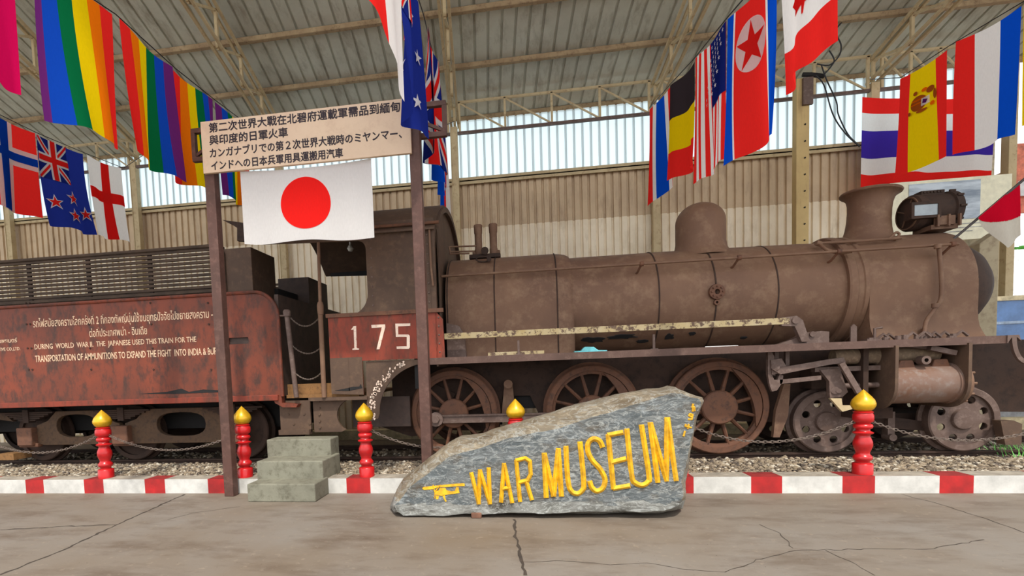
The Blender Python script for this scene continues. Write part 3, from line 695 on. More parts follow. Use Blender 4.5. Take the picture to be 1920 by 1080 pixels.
def maple(cx, cy, r):
    H = [(0, 1), (.12, .55), (.38, .72), (.3, .28), (.62, .42), (.78, .22), (.98, .15), (.62, -.2), (.66, -.42), (.1, -.3), (.05, -.7)]
    pts = H+[(-x, y) for x, y in H[::-1] if x]; return [(cx+p[0]*r, cy+(.1-p[1])*r*.62) for p in pts]
flag('red and white flag with a red leaf, largest of its row', (XR, 4.26, 4.3), (XR, 3.5, 4.12), 1.0, [(0, .2, FRED), (.2, .70, FWHITE), (.70, 1, FRED)], [(FRED, maple(.5, .44, .3))], amp=.06, k=.8, ph=.1, hb=.9, group=G4, horizontal=True)
# far right row (plane x = 5.1)
XQ = 5.1; G5 = 'flags hanging in the far right row'
cr0 = [(FBR, ell(.44, .34, .15, .075)), (FORANGE, rect(.31, .52, .3, .315)), (FORANGE, rect(.3, .5, .335, .35)), (FWHITE, rect(.5, .64, .31, .385)), (FPURP, [(.53, .32), (.61, .34), (.58, .37), (.52, .36)]), (FBR, ell(.66, .26, .07, .03)), (FBR, ell(.74, .33, .03, .05)), (FORANGE, ell(.56, .235, .05, .018)), (FBR, ell(.4, .235, .04, .02)), (FBR, ell(.52, .43, .09, .014)), (FORANGE, ell(.7, .41, .04, .02)), (FBR, ell(.3, .42, .03, .02))]
cr = [(a_, [(.03+x, y) for x, y in b_]) for a_, b_ in cr0]
flag('yellow and red striped flag with a small brown and white emblem', (XQ, 7.8, 5.0), (XQ, 7.06, 4.93), 1.3, stripes([FRED, FYEL, FRED], [1.1, 2.1, .9]), cr, amp=.05, k=.7, ph=.55, hb=1.24, group=G5)
flag('large red, white and blue vertical striped flag at the top right', (XQ, 6.90, 4.93), (XQ, 6.12, 4.8), 1.3, stripes([FRED, FWHITE, FRB], [1, 1.25, 1.05]), amp=.05, k=.8, ph=.75, hb=1.26, group=G5)
flag('plain yellow flag of which only a sliver shows at the right edge', (XQ, 6.1, 4.8), (XQ, 5.4, 4.75), 1.2, [(0, 1, FYEL)], amp=.04, group=G5)
flag('plain red flag, only its wrinkled lower corner showing at the top edge', (3.45, 5.4, 5.75), (3.6, 4.9, 5.75), .75, [(0, 1, FRED)], amp=.1, k=1.6, gather=.5)
# ropes that carry the rows
def rope(pts, lab):
    m = MB(); m.tube([Vector(p) for p in pts], .006, 6); tag(m.build('rope', CABLE), lab, 'rope', 'ropes that carry the flags')
rope([(XL, 2.6, 4.77), (XL, 3.7, 4.77), (XL, 4.65, 4.92), (XL, 5.5, 4.89), (XL, 6.25, 4.92), (XL, 7.1, 4.98), (XL-.5, 9.7, 6.1)], 'thin dark rope along the top of the rainbow flags')
rope([(XF, 5.5, 5.06), (XF, 6.75, 5.05), (XF, 7.6, 5.1), (XF, 8.4, 5.17), (XF-.4, 9.7, 6.1)], 'thin dark rope along the top of the far left flags')
rope([(-.93, 2.9, 4.78), (-.93, 4.05, 4.82), (-.92, 5.2, 4.89), (-.97, 6.1, 4.98), (-1.06, 7, 5.03), (-1.15, 8, 5.12), (-1.2, 9.7, 6.0)], 'thin dark rope along the edge-on flags beside the sign')
rope([(XR, 3.3, 4.12), (XR, 4.28, 4.29), (XR, 5.2, 4.49), (XR, 6.1, 4.66), (XR, 7.06, 4.89), (XR, 8.15, 5.13), (2.4, 9.7, 6.0)], 'thin dark rope along the top of the right row of flags')
rope([(XQ, 5.2, 4.78), (XQ, 6.1, 4.83), (XQ, 7.0, 4.95), (XQ, 7.8, 5.02), (5.9, 9.7, 5.95)], 'thin dark rope along the top of the far right flags')
# japanese flag under the board, big striped flag on the wall
o = flag('white flag with red disc hanging from the cream sign board', (-2.92, PYY-.04, 3.475), (-1.49, PYY-.04, 3.475), .755, [(0, 1, FWHITE)], [(FRED, ell(.495, .485, .19, .36, 64))], amp=.012, k=1.5, NS=40, NT=24, hb=.79)
flag('largest flag, five horizontal red, white and violet stripes, on the back wall', (5.72, 9.62, 5.64), (7.68, 9.62, 5.42), 1.5, [(0, .17, FRED), (.17, .36, FWHITE), (.36, .66, FVIO), (.66, .84, FWHITE), (.84, 1, FRED)], amp=.05, k=2, horizontal=True, hb=1.37)

# ================================================================== tender
TS = 5.78
td = thing('tender', 'rusty red tender wagon with slatted coal cage and painted lettering, at left', 'tender', (-5.2, 6.85, RAILZ))
def xq(u, v, Y=TS): return q(u, v, Y).x
tz0, tz1 = 1.06, 2.34
out = [(-9.2, tz0), (-2.95, tz0)]+[(-2.95, 1.95)]+arc(-3.25, 2.02, .30, tz1-2.02, 0, 90, 10)[1:]+[(-9.2, tz1)]
m = MB(); m.plate(out, TS, TS+.02, holes=[[(-3.62, 1.80), (-3.36, 1.80), (-3.35, 1.75), (-3.36, 1.72), (-3.62, 1.72)]])
m.plate([(-4.9, tz0+.085), (-4.5, tz0+.10), (-4.3, tz0+.135), (-4.2, tz0+.09), (-4.0, tz0+.115), (-3.8, tz0+.10), (-3.62, tz0+.11), (-3.65, tz0+.075), (-4.4, tz0+.07)], TS-.003, TS+.004, mi=1)
side = m.build('side_panel', [REDB, BLACK], td, ang=30)
m = MB(); m.plate([(-9.2, tz0), (-2.95, tz0), (-2.95, tz1-.05), (-9.2, tz1)], 7.9, 7.92); m.build('side_panel', REDB, td)
m = MB(); m.tube([(-9.2, TS-.002, tz1)]+[(x, TS-.002, z) for x, z in reversed(arc(-3.25, 2.02, .30, tz1-2.02, 0, 90, 10))]+[(-2.95, TS-.002, tz0)], .022, 8); m.build('beading', REDB, td)
m = MB(); m.box(-9.2, -3.0, TS-.03, TS+.1, tz0-.05, tz0+.02); m.build('sill', RED, td, bevel=.005)
m = MB(); m.plate([(-3.08, tz0), (-2.96, tz0), (-2.96, tz0-.08), (-2.75, tz0-.1), (-2.78, tz0-.14), (-2.95, tz0-.135), (-3.05, tz0-.08)], TS-.01, TS+.08); m.build('bracket', REDB, td)
m = MB(); m.box(-9.2, -2.98, TS+.03, 7.88, tz0, tz1-.35); m.build('tank', DARKB, td)
m = MB(); m.box(-3.0, -2.95, TS+.02, 7.9, tz0, 2.3); m.build('front_plate', DARKB, td)
for u in (48, 55, 165, 282, 390):
    for v in (545+20, 605, 650, 690):
        m = MB() if (u, v) == (48, 565) else m
        p = q(u+(v-565)*.05, v+3, TS); m.cyl((p.x, TS-.008, p.z), (p.x, TS+.005, p.z), .012, 8)
m.build('rivets', RUSTD, td)
# tool box on the near side, bunker far side
xb0, xb1 = q(415, 466, 5.95).x, q(470, 463, 5.95).x
m = MB(); m.box(xb0-.05, xb1, 5.95, 6.55, 2.05, q(470, 463, 5.95).z); m.build('tool_box', CABR, td, bevel=.006)
m = MB(); m.box(-3.6, -3.12, 7.1, 7.8, 2.05, 2.75); m.build('tool_box', DARKB, td, bevel=.006)
m = MB(); m.box(-3.62, -3.3, 6.5, 7.1, 1.9, 2.5); m.build('coal_door', BLACK, td)
# coal cage
ZS = [tz1+.03+.052*i for i in range(12)]
for y in (5.95, 7.7):
    for z in (ZS if y < 7 else ZS[:9]):
        m = MB(); jx = random.uniform(-.004, .004); m.box(-9.2, -3.72, y+jx, y+.03+jx, z-.017, z+.016); m.build('slat', WOODB, td)
    for u in (48, 160, 277, 398):
        x = q(u, 500, y).x if y < 7 else q(u, 500, 5.95).x
        m = MB(); m.bar((x, y+.045, 2.1), (x, y+.045, (ZS[-1] if y < 7 else ZS[8])+.02), .05, .03); m.build('stanchion', DARKB, td)
m = MB(); m.tube([(-9.2, 5.94, ZS[-1]+.035), (-3.85, 5.94, ZS[-1]+.035), (-3.76, 5.94, ZS[-1]+.01), (-3.72, 5.94, ZS[-1]-.08), (-3.72, 5.94, 2.33)], .022, 8); m.build('top_rail', WOODB, td)
m = MB(); m.box(-9.2, -3.72, 6.4, 7.3, 1.9, 2.46); m.build('bunker_floor', BLACK, td)
# handrail pillar
m = MB(); m.tube([q(556, 745, TS), q(538, 592, TS)], .03, 12); m.lathe([(0, -.02), (.045, -.02), (.045, .04), (.03, .06), (0, .06)], q(538, 590, TS), (0, 0, 1), 12); m.build('handrail', STEELR, td)
m = MB(); m.tube([q(525, 592, TS), q(540, 592, TS)], .012, 8); m.build('rail_link', STEELR, td)
# lettering
def tl(body, a, c, h, off=.0, keep=False):
    A_, C_ = q(*a, TS), q(*c, TS); z = (A_.z+C_.z)/2; tx = MB(); text_into(tx, body, A_.x, C_.x, z-h/2, z+h/2, TS, .002, off, keep=keep); tx.build('text_line', CREAML, side, smooth=False, fix=False)
def R8(x, y): return (40+x/4.8, 570+y/4.8)
tl('รถไฟสมัยสงครามโลกครั้งที่ 2 ที่กองทัพญี่ปุ่นใช้ขนยุทธปัจจัยไปขยายสงคราม -', R8(105, 170), R8(1725, 105), .155, .006)
tl('ต่อที่ประเทศพม่า - อินเดีย', R8(612, 256), R8(1130, 234), .115, .004)
tl('DURING  WORLD  WAR II.  THE  JAPANESE USED THIS TRAIN FOR THE', R8(120, 388), R8(1575, 330), .088, .008)
tl('TRANSPORTATION OF AMMUNITIONS TO EXPAND THE FIGHT  INTO INDIA & BURMA', R8(125, 490), R8(1830, 424), .088, .008)
tl('ภาพยนตร์', (-8, 640), (32, 637), .06, .01)
tl('CTIVE CO.,LTD.', (-6, 657), (38, 653), .05, .01)
# tender bogie
def wheel(name, parent, cx, cz, R, ycen, spokes=0, holes=0, mat=RUSTO, hubr=.1, cw=None, hub_cover=0.16, width=.11, hubmat=RUSTO):
    y0 = ycen; m = MB()
    m.lathe([(R-.075, .012), (R-.075, 0), (R-.018, 0), (R-.005, .012), (R-.012, width), (R+.028, width+.006), (R+.03, width+.03), (R-.075, width+.03), (R-.075, .012)], (cx, y0, cz), (0, 1, 0), 56)
    if spokes:
        m.lathe([(R-.115, .035), (R-.07, .03), (R-.07, width), (R-.115, width-.02), (R-.115, .035)], (cx, y0, cz), (0, 1, 0), 56)
        for k in range(spokes):
            a = 2*PI*(k+.5)/spokes; d = Vector((math.cos(a), 0, math.sin(a))); sd = Vector((-math.sin(a), 0, math.cos(a)))
            c0 = Vector((cx, y0+.06, cz)); a_, b_ = c0+d*hubr*.8, c0+d*(R-.1); w0, w1 = .046, .032
            vs = []
            for p, w_ in ((a_, w0), (b_, w1)):
                for t_ in range(8):
                    an = 2*PI*t_/8; vs.append(p+sd*w_*math.cos(an)*.62+Vector((0, 1, 0))*w_*math.sin(an))
            m.add(vs, [(t_, (t_+1) % 8, 8+(t_+1) % 8, 8+t_) for t_ in range(8)])
        m.lathe([(0, .0), (hubr, .0), (hubr, width), (0, width)], (cx, y0+.01, cz), (0, 1, 0), 28)
    else:
        hs = []
        if holes:
            for k in range(holes):
                a = 2*PI*(k+.5)/holes; hs.append([(cx+(R*.62)*math.cos(a)+.042*math.cos(-t_*PI/6), cz+(R*.62)*math.sin(a)+.042*math.sin(-t_*PI/6)) for t_ in range(12)])
        m.plate([(cx+(R-.06)*math.cos(2*PI*t_/48), cz+(R-.06)*math.sin(2*PI*t_/48)) for t_ in range(48)], y0+.035, y0+.06, hs)
    w = m.build(name, mat, parent, ang=35)
    if hub_cover:
        m = MB(); h = -.025 if spokes else .005
        m.lathe([(0, h-.012), (hub_cover*.5, h-.012), (hub_cover*.93, h-.004), (hub_cover, h+.01), (hub_cover, .07), (0, .07)], (cx, y0, cz), (0, 1, 0), 32); m.build('hub', hubmat, w)
    if cw:
        a0, a1, thick = cw; ri = R-.085; n = 20; outer = [(cx+ri*math.cos(math.radians(a0+(a1-a0)*t_/n)), cz+ri*math.sin(math.radians(a0+(a1-a0)*t_/n))) for t_ in range(n+1)]
        inner = []
        for t_ in range(n, -1, -1):
            f = t_/n; rr = ri-thick*math.sin(PI*f)**.7-.002; inner.append((cx+rr*math.cos(math.radians(a0+(a1-a0)*f)), cz+rr*math.sin(math.radians(a0+(a1-a0)*f))))
        m = MB(); m.plate(outer+inner[1:-1], y0+.004, y0+.08); m.build('counterweight', RUSTO, w)
    return w
TR = .39
for x in (-8.45, -6.92, -5.44, -3.81):
    wheel('wheel', td, x, RAILZ+TR, TR, 6.26, holes=0, mat=RUSTD, hub_cover=.1, hubmat=RUSTD)
    wheel('wheel', td, x, RAILZ+TR, TR, 7.3, holes=0, mat=RUSTD, hub_cover=.0)
    m = MB(); m.cyl((x, 6.2, RAILZ+TR), (x, 7.5, RAILZ+TR), .06, 12); m.build('axle', RUSTD, td)
def oval(u0, u1, v0, v1, Y, n=20):
    a, c = q(u0, v0, Y), q(u1, v1, Y); cx, cz, rx, rz = (a.x+c.x)/2, (a.z+c.z)/2, abs(c.x-a.x)/2, abs(a.z-c.z)/2
    return [(cx+rx*math.copysign(abs(math.cos(-2*PI*i/n))**.7, math.cos(-2*PI*i/n)), cz+rz*math.copysign(abs(math.sin(-2*PI*i/n))**.8, math.sin(-2*PI*i/n))) for i in range(n)]
YBG = 6.1
for xa, xb, hx in ((-8.3, -7.0, (-110, -40, 778, 819)), (-6.8, -5.5, (104, 182, 778, 819)), (-5.42, -3.75, (292, 387, 774, 817))):
    z0, z1 = .46, .93
    o_ = [(xa, z0+.02), (xa+.1, z0), (xb-.1, z0), (xb, z0+.02), (xb, .74), (xb-.18, .8), (xb-.32, .93), (xa+.32, .93), (xa+.18, .8), (xa, .74)]
    m = MB(); m.plate(o_, YBG, YBG+.07, [oval(*hx, YBG)]); m.build('bogie_frame', rust('bogie_rust', (78, 60, 46), (92, 70, 52), (62, 50, 42), 4, .8), td, bevel=.006)
    m = MB(); m.plate(o_, 7.5, 7.57); m.build('bogie_frame', RUSTD, td)
for x in (-8.45, -6.92, -5.44, -3.81):
    m = MB(); m.box(x-.12, x+.12, YBG-.09, YBG+.05, RAILZ+TR-.13, RAILZ+TR+.12); m.box(x-.15, x+.15, YBG-.04, YBG+.05, RAILZ+TR-.16, RAILZ+TR-.1); m.build('axle_box', RUSTO, td, bevel=.012)
    m = MB()
    for k in range(5): m.plate([(x-.42+.07*k, .93-.026*k), (x+.42-.07*k, .93-.026*k), (x+.42-.07*k, .908-.026*k), (x-.42+.07*k, .908-.026*k)], YBG-.03, YBG+.05)
    m.box(x-.045, x+.045, YBG-.045, YBG+.06, .78, .96); m.build('leaf_spring', RUSTD, td)
m = MB(); m.box(-9.2, -3.05, 6.45, 7.25, .62, tz0); m.build('underframe', BLACK, td)
m = MB(); p = q(30, 852, 6.2); m.box(-7.35, -7.1, 6.0, 6.3, .27, .36); 
m.build('loose_block', PLANK, td)

# ================================================================== locomotive
lo = thing('steam_locomotive', 'big rust brown steam locomotive with dome, chimney and white number 175', 'locomotive', (1.8, 6.85, RAILZ))
AY, AZ, BR = 6.85, 2.07, .645
LS = 5.78                                   # side of cab
RBZ = 1.455                                 # running board top
# firebox with round top
def fb_section(grow):
    r_ = .685+grow; pts = [(AY-r_, RBZ-.05)]+[(AY-r_*math.cos(PI*i/28), AZ+.03+r_*math.sin(PI*i/28)*.98) for i in range(29)]+[(AY+r_, RBZ-.05)]; return pts
m = MB(); secs = [(-.95, 0), (.38, 0), (.46, -.006), (.53, -.02), (.58, -.045), (.6, -.07)]; N = len(fb_section(0)); V = []; F = []
for x, g in secs: V += [(x, y, z) for y, z in fb_section(g)]
for i in range(len(secs)-1):
    for k in range(N-1): F.append((i*N+k, i*N+k+1, (i+1)*N+k+1, (i+1)*N+k))
F += [tuple(range(N)), tuple((len(secs)-1)*N+k for k in range(N))]
m.add(V, F); m.build('firebox', RUST, lo, ang=30)
for x in (-.93, -.35, .4):
    s_ = fb_section(.002); m = MB(); m.tube([(x, y, z) for y, z in s_], .008, 6); m.build('firebox_band', RUSTD, lo)
m = MB(); m.lathe([(BR-.01, .5), (BR-.005, 2.0), (BR-.02, 3.3), (BR-.03, 3.75), (.2, 3.75)], (0, AY, AZ), (1, 0, 0), 64); m.build('boiler', RUST, lo, ang=30)
for x in (q(1237, 580, 6.21).x, q(1344, 547, 6.2).x, q(1461, 551, 6.21).x):
    m = MB(); m.lathe([(BR-.03, x-.007), (BR+.002-.012*(x > 2.5), x-.007), (BR+.002-.012*(x > 2.5), x+.007), (BR-.03, x+.007)], (0, AY, AZ), (1, 0, 0), 64); m.build('boiler_band', RUSTD, lo)
SBX0, SBX1 = 3.72, 4.84
m = MB(); m.lathe([(.3, 3.58), (.665, 3.58), (.675, 3.6), (.675, 3.66), (.655, 3.68), (.655, 3.73), (.668, 3.74), (.668, 3.78), (.645, 3.79), (.65, SBX1-.02), (.645, SBX1), (.3, SBX1)], (0, AY, AZ), (1, 0, 0), 72)
sb = m.build('smokebox', RUST, lo, ang=25)
# saddle flare at both sides
m = MB(); prof = [(AY-.648, AZ+.02), (AY-.650, AZ-.05), (AY-.650, AZ-.15), (AY-.648, AZ-.25), (AY-.648, AZ-.34), (AY-.656, AZ-.42), (AY-.675, AZ-.49), (AY-.71, AZ-.55), (AY-.75, RBZ+.01), (AY-.77, RBZ)]
full = prof+[(2*AY-y, z) for y, z in reversed(prof)]
m.plate(full, 3.785, SBX1, plane='YZ'); m.build('smokebox_saddle', RUST, sb, ang=40)
m = MB(); m.lathe([(.57, 0), (.56, .06), (.52, .17), (.45, .29), (.34, .4), (.18, .47), (0, .5)], (SBX1-.005, AY, AZ), (1, 0, 0), 56); dr = m.build('smokebox_door', RUSTD, lo, ang=40)
m = MB(); m.lathe([(0, .45), (.05, .45), (.05, .55), (0, .55)], (SBX1, AY, AZ), (1, 0, 0), 16); m.bar((SBX1+.54, AY, AZ), (SBX1+.54, AY+.03, AZ-.22), .03); m.build('door_handle', STEELR, dr)
# dome
dx_, dr_ = 2.235, .29
m = MB(); pr_ = [(dr_+.10, 2.60), (dr_+.05, 2.655), (dr_+.015, 2.72), (dr_, 2.80), (dr_, 3.05)]+[(dr_*math.cos(math.radians(a)), 3.05+.245*math.sin(math.radians(a))) for a in range(10, 91, 8)]+[(0, 3.295)]
m.lathe(pr_, (dx_, AY, 0), n=48); m.build('steam_dome', RUST, lo, ang=40)
# chimney
cx_ = 4.14; m = MB()
m.lathe([(.36, 2.58), (.29, 2.66), (.245, 2.74), (.225, 2.83), (.215, 2.93), (.212, 3.05), (.218, 3.13), (.235, 3.19), (.27, 3.225), (.298, 3.24), (.305, 3.255), (.295, 3.27), (.2, 3.285), (.17, 3.28), (.17, 3.0), (0, 3.0)], (cx_-.145, AY, 0), Vector((.055, 0, 1)), 48)
m.build('chimney', RUST, lo, ang=35)
# safety valves and fittings on the firebox
for (u, v0, v1) in ((897, 422, 478), (925, 420, 478)):
    x = q(u, 450, AY).x; zt = q(u, v0, AY).z; m = MB()
    m.lathe([(0, 2.74), (.075, 2.74), (.075, 2.79), (.05, 2.8), (.055, 2.9), (.05, 2.92), (.05, zt-.12), (.055, zt-.11), (.058, zt-.01), (.052, zt), (0, zt)], (x, AY, 0), n=20)
    m.cyl((x, AY, 2.86), (x+(-.08 if u < 910 else .08), AY-.02, 2.86), .025, 10); m.build('safety_valve', RUST, lo, ang=35)
m = MB(); m.cyl(q(909, 470, 6.75), q(909, 470, 6.62), .05, 14); m.box(q(880, 470, 6.7).x, q(938, 470, 6.7).x, 6.66, 6.78, 2.76, 2.81); m.build('valve_base', RUSTD, lo)
for a, c in (((842, 463), (893, 461)), ((845, 472), (890, 471)), ((846, 476), (880, 475)), ((842, 463), (845, 478))):
    m = MB(); m.tube([q(*a, 6.6), q(*c, 6.6)], .011, 8); m.build('control_rod', RUST, lo)
m = MB(); pp = [q(905+12*math.cos(t_*PI/10), 486+5*math.sin(t_*PI/10), 6.45) for t_ in range(20)]; m.tube(pp, .009, 6, closed=True); m.cyl(q(917, 486, 6.45), q(917, 486, 6.40), .03, 10); m.build('hand_wheel', RUSTD, lo)
# ragged holes in the boiler cladding, black patches painted for their shaded inside
rr = random.Random(21)
for u, v, w_, h_ in ((1112, 638, .17, .05), (1165, 632, .2, .035), (1205, 640, .08, .03), (1255, 632, .06, .05), (1298, 626, .05, .03), (1395, 634, .04, .02)):
    r_ = ray(u, v); a_ = r_.y**2+r_.z**2; b_ = 2*(-AY*r_.y+(CAMC.z-AZ)*r_.z); c_ = AY**2+(CAMC.z-AZ)**2-(BR+.002)**2; t_ = (-b_-math.sqrt(max(b_*b_-4*a_*c_, 0)))/(2*a_); p = CAMC+r_*t_
    an = math.atan2(p.z-AZ, AY-p.y); pts = []
    for k in range(16):
        e = rr.uniform(.6, 1.1); pts.append((p.x+w_*e*math.cos(k*PI/8), an+h_*e*math.sin(k*PI/8)/BR))
    m = MB(); m.plate(pts, BR-.01, BR+.003, f=lambda q_, R_: (q_.x, AY-R_*math.cos(q_.y), AZ+R_*math.sin(q_.y))); m.build('cladding_hole_patch', BLACK, lo, smooth=False)
# handrail
hy = 6.17
hr = [(828, 519), (900, 514), (1050, 505), (1205, 496), (1345, 484), (1600, 468), (1762, 459), (1797, 457)]
hp = [q(u, v, hy) for u, v in hr]; zz = sum(p.z for p in hp)/len(hp)
m = MB(); m.tube([(p.x, hy, zz) for p in hp], .016, 10); m.build('handrail', RUST, lo)
for u in (1203, 1386, 1573, 1786):
    x = q(u, 480, hy).x; m = MB(); m.tube([(x, hy, zz), (x-.03, hy+.09, zz-.08), (x-.045, hy+.17, zz-.1)], .013, 8); m.lathe([(0, -.03), (.028, -.02), (.03, 0), (.028, .02), (0, .03)], (x, hy, zz), (1, 0, 0), 10); m.build('handrail_bracket', RUSTO, lo)
m = MB(); m.tube([q(1535, 456, 6.4), q(1610, 452, 6.4), q(1690, 446, 6.4)], .015, 8); m.build('pipe', RUST, lo)
m = MB(); m.tube(curve([q(1535, 456, 6.4), q(1550, 468, 6.3), q(1575, 474, 6.24), q(1597, 471, 6.22)]), .018, 8); m.cyl(q(1530, 455, 6.4), q(1540, 458, 6.4), .03, 10); m.build('pipe', RUST, lo)
m = MB(); m.tube(curve([q(1668, 447, 6.45), q(1680, 436, 6.5), q(1686, 440, 6.5), q(1678, 450, 6.45)]), .014, 8); m.build('lifting_hook', RUST, lo)
m = MB(); m.tube(curve([q(1760, 460, hy+.02), q(1765, 520, 6.14), q(1764, 560, 6.12), q(1752, 580, 6.12), q(1737, 602, 6.1), q(1733, 625, 6.05)]), .02, 10)
for u, v in ((1758, 462), (1753, 573), (1733, 620)): m.cyl(q(u, v-4, 6.12), q(u, v+4, 6.12), .032, 10)
m.build('sand_pipe', RUST, lo)
m = MB(); c = q(1344, 547, 6.19); m.lathe([(.03, -.03), (.085, -.03), (.09, 0), (.085, .02), (.04, .02), (.03, 0), (.03, -.03)], (c.x, 6.2, c.z), (0, 1, 0), 20)
for k in range(8): m.cyl((c.x+.06*math.cos(k*PI/4), 6.15, c.z+.06*math.sin(k*PI/4)), (c.x+.06*math.cos(k*PI/4), 6.18, c.z+.06*math.sin(k*PI/4)), .01, 6)
m.lathe([(.014, -.02), (.032, -.02), (.032, .02), (.014, .02)], (c.x, 6.2, c.z-.12), (0, 1, 0), 14); m.build('check_valve_flange', RUSTO, lo)
# headlamp
hl0, hl1 = q(1690, 405, AY), q(1768, 400, AY); hx0, hx1, hz, hr_ = hl0.x, hl1.x, 2.955, .205
m = MB(); m.lathe([(0, hx0), (hr_-.02, hx0), (hr_, hx0+.02), (hr_, hx0+.1), (hr_-.01, hx0+.11), (hr_-.01, hx1-.08), (hr_+.012, hx1-.07), (hr_+.012, hx1), (hr_-.03, hx1+.02), (0, hx1+.02)], (0, AY-.1, hz), (1, 0, 0), 40)
hd = m.build('headlamp', RUSTD, lo, ang=35)
y_ = AY-.1-hr_
m = MB(); a, c = q(1712, 406, y_), q(1757, 382, y_); m.box(a.x, c.x, y_-.012, y_+.07, min(a.z, c.z)-.01, max(a.z, c.z)); m.build('lamp_glass', GLASS, hd)
m = MB(); fr = [(a.x-.03, a.z-.03), (c.x+.03, a.z-.03), (c.x+.03, c.z+.03), (a.x-.03, c.z+.03)]; m.plate(fr, y_-.022, y_+.09, [[(a.x, a.z), (a.x, c.z), (c.x, c.z), (c.x, a.z)]]); m.build('lamp_frame', RUSTD, hd)
m = MB(); m.box(hx0+.12, hx1-.05, y_+.02, y_+.3, hz-.24, hz-.19); m.box(hx0+.15, hx1-.1, y_-.01, y_+.03, hz-.2, hz-.1)
for k in range(3): m.box(hx0+.15+.11*k, hx0+.17+.11*k, y_-.03, y_, hz-.22, hz-.09)
m.build('lamp_bracket', RUST, hd)
m = MB(); m.box(hx0+.1, hx0+.34, AY-.16, AY-.04, hz+hr_-.02, hz+hr_+.03)
for k in range(6): m.box(hx0+.12+.035*k, hx0+.14+.035*k, AY-.17, AY-.03, hz+hr_, hz+hr_+.02)
m.build('lamp_vent', RUSTD, hd)
m = MB()
for k in range(10):
    an = k*2*PI/10; p = Vector((hx1-.03, AY-.1+(hr_+.02)*math.cos(an), hz+(hr_+.02)*math.sin(an))); m.bar(p-Vector((.03, 0, 0)), p+Vector((.03, 0, 0)), .022)
m.build('lamp_clip', RUSTD, hd)
m = MB(); m.lathe([(hr_-.035, hx0-.012), (hr_-.02, hx0-.012), (hr_-.02, hx0+.01)], (0, AY-.1, hz), (1, 0, 0), 32)
for k in range(4): m.bar((hx0-.004, AY-.1, hz), (hx0-.004, AY-.1+.16*math.cos(k*1.6+.4), hz+.16*math.sin(k*1.6+.4)), .012)
m.build('lamp_back_ribs', RUST, hd)
# running boards
for y0, y1 in ((5.76, 6.28), (7.42, 7.94)):
    m = MB(); m.box(-1.16, 4.8, y0, y1, RBZ-.015, RBZ); m.box(-1.16, 4.76, (y0-.012) if y0 < 6 else y1-.01, (y0+.01) if y0 < 6 else y1+.012, RBZ-.078, RBZ-.004)
    m.build('running_board', rust('running_board_rust', (94, 72, 64), (82, 62, 54), (106, 84, 74), 3, .6), lo, smooth=False)
m = MB(); m.box(4.4, 5.05, 6.28, 7.42, RBZ-.02, RBZ); m.build('front_deck', RUST, lo)
# front end curve of the valance and buffer beam
m = MB(); cc = arc(5.12, RBZ-.02, .14, .27, 180, 270, 10); ci = arc(5.12, RBZ-.02, .10, .23, 270, 180, 10)
m.plate([(4.74, RBZ-.08)]+[(x-.2, z) for x, z in cc]+[(5.2, RBZ-.29), (5.2, RBZ-.25)]+[(x-.2, z) for x, z in ci]+[(4.86, RBZ-.06), (4.84, RBZ-.0), (4.74, RBZ)], 5.735, 5.765); m.build('valance_end', STEELR, lo)
m = MB(); m.box(5.9, 6.05, 5.85, 7.85, .82, 1.2); m.build('buffer_beam', RUSTD, lo, bevel=.01)
for y in (6.1, 7.6):
    m = MB(); m.lathe([(0, 0), (.1, 0), (.08, .12), (.07, .3), (.17, .31), (.17, .34), (0, .36)], (6.05, y, 1.02), (1, 0, 0), 24); m.build('buffer', RUSTD, lo)
m = MB(); m.plate([(5.05, .3), (5.2, .3), (5.2, .52), (5.12, .56), (5.0, .56)], 6.1, 6.2); m.build('guard_iron', CABR, lo)
# clutter on the running board
rr = random.Random(11); m = MB()
for k in range(16):
    u = 1628+k*10.2; x = q(u, 637, 6.0).x; y = rr.uniform(5.86, 6.1); m.cyl((x, y, RBZ), (x, y, RBZ+rr.uniform(.02, .05)), rr.uniform(.02, .03), 8)
    if k % 2: m.tube([(x, y, RBZ+.01), (x+.06, y-.02, RBZ+.07), (x+.13, y, RBZ+.02)], .016, 6)
m.build('bolt_row', STEELR, lo)
m = MB(); a = q(1601, 632, 5.95); m.plate([(a.x-.03, RBZ), (a.x+.03, RBZ), (a.x+.03, RBZ+.16), (a.x+.0, RBZ+.19), (a.x-.03, RBZ+.16)], 5.95, 5.97)
m.tube([(a.x+.2, 5.95, RBZ), (a.x+.2, 5.95, RBZ+.13), (a.x+.27, 5.95, RBZ+.14)], .014, 8); m.box(a.x+.1, a.x+.24, 5.9, 6.0, RBZ, RBZ+.02); m.build('lug', STEELR, lo)
y_ = 5.9
for u in (972, 1227):
    m = MB(); x = q(u, 640, y_).x; m.bar((x, y_+.03, RBZ), (x, y_+.03, RBZ+.17), .025); m.box(x-.04, x+.04, y_, y_+.06, RBZ, RBZ+.012); m.build('rod_bracket', STEELR, lo)
ra, rb_ = q(833, 629, y_), q(1480, 604, y_); rz = (ra.z+rb_.z)/2
m = MB(); m.box(ra.x, rb_.x, y_-.012, y_+.012, rz-.035, rz+.035); m.build('reach_rod', ROD, lo, bevel=.004)
m = MB(); x = rb_.x; m.plate([(x-.08, rz-.05), (x+.05, rz-.06), (x+.12, RBZ+.02), (x+.2, RBZ+.02), (x+.13, rz), (x+.07, rz+.05), (x-.08, rz+.04)], y_-.01, y_+.05); m.cyl((x+.05, y_-.03, rz), (x+.05, y_+.06, rz), .035, 14); m.build('reversing_lever', STEELR, lo)
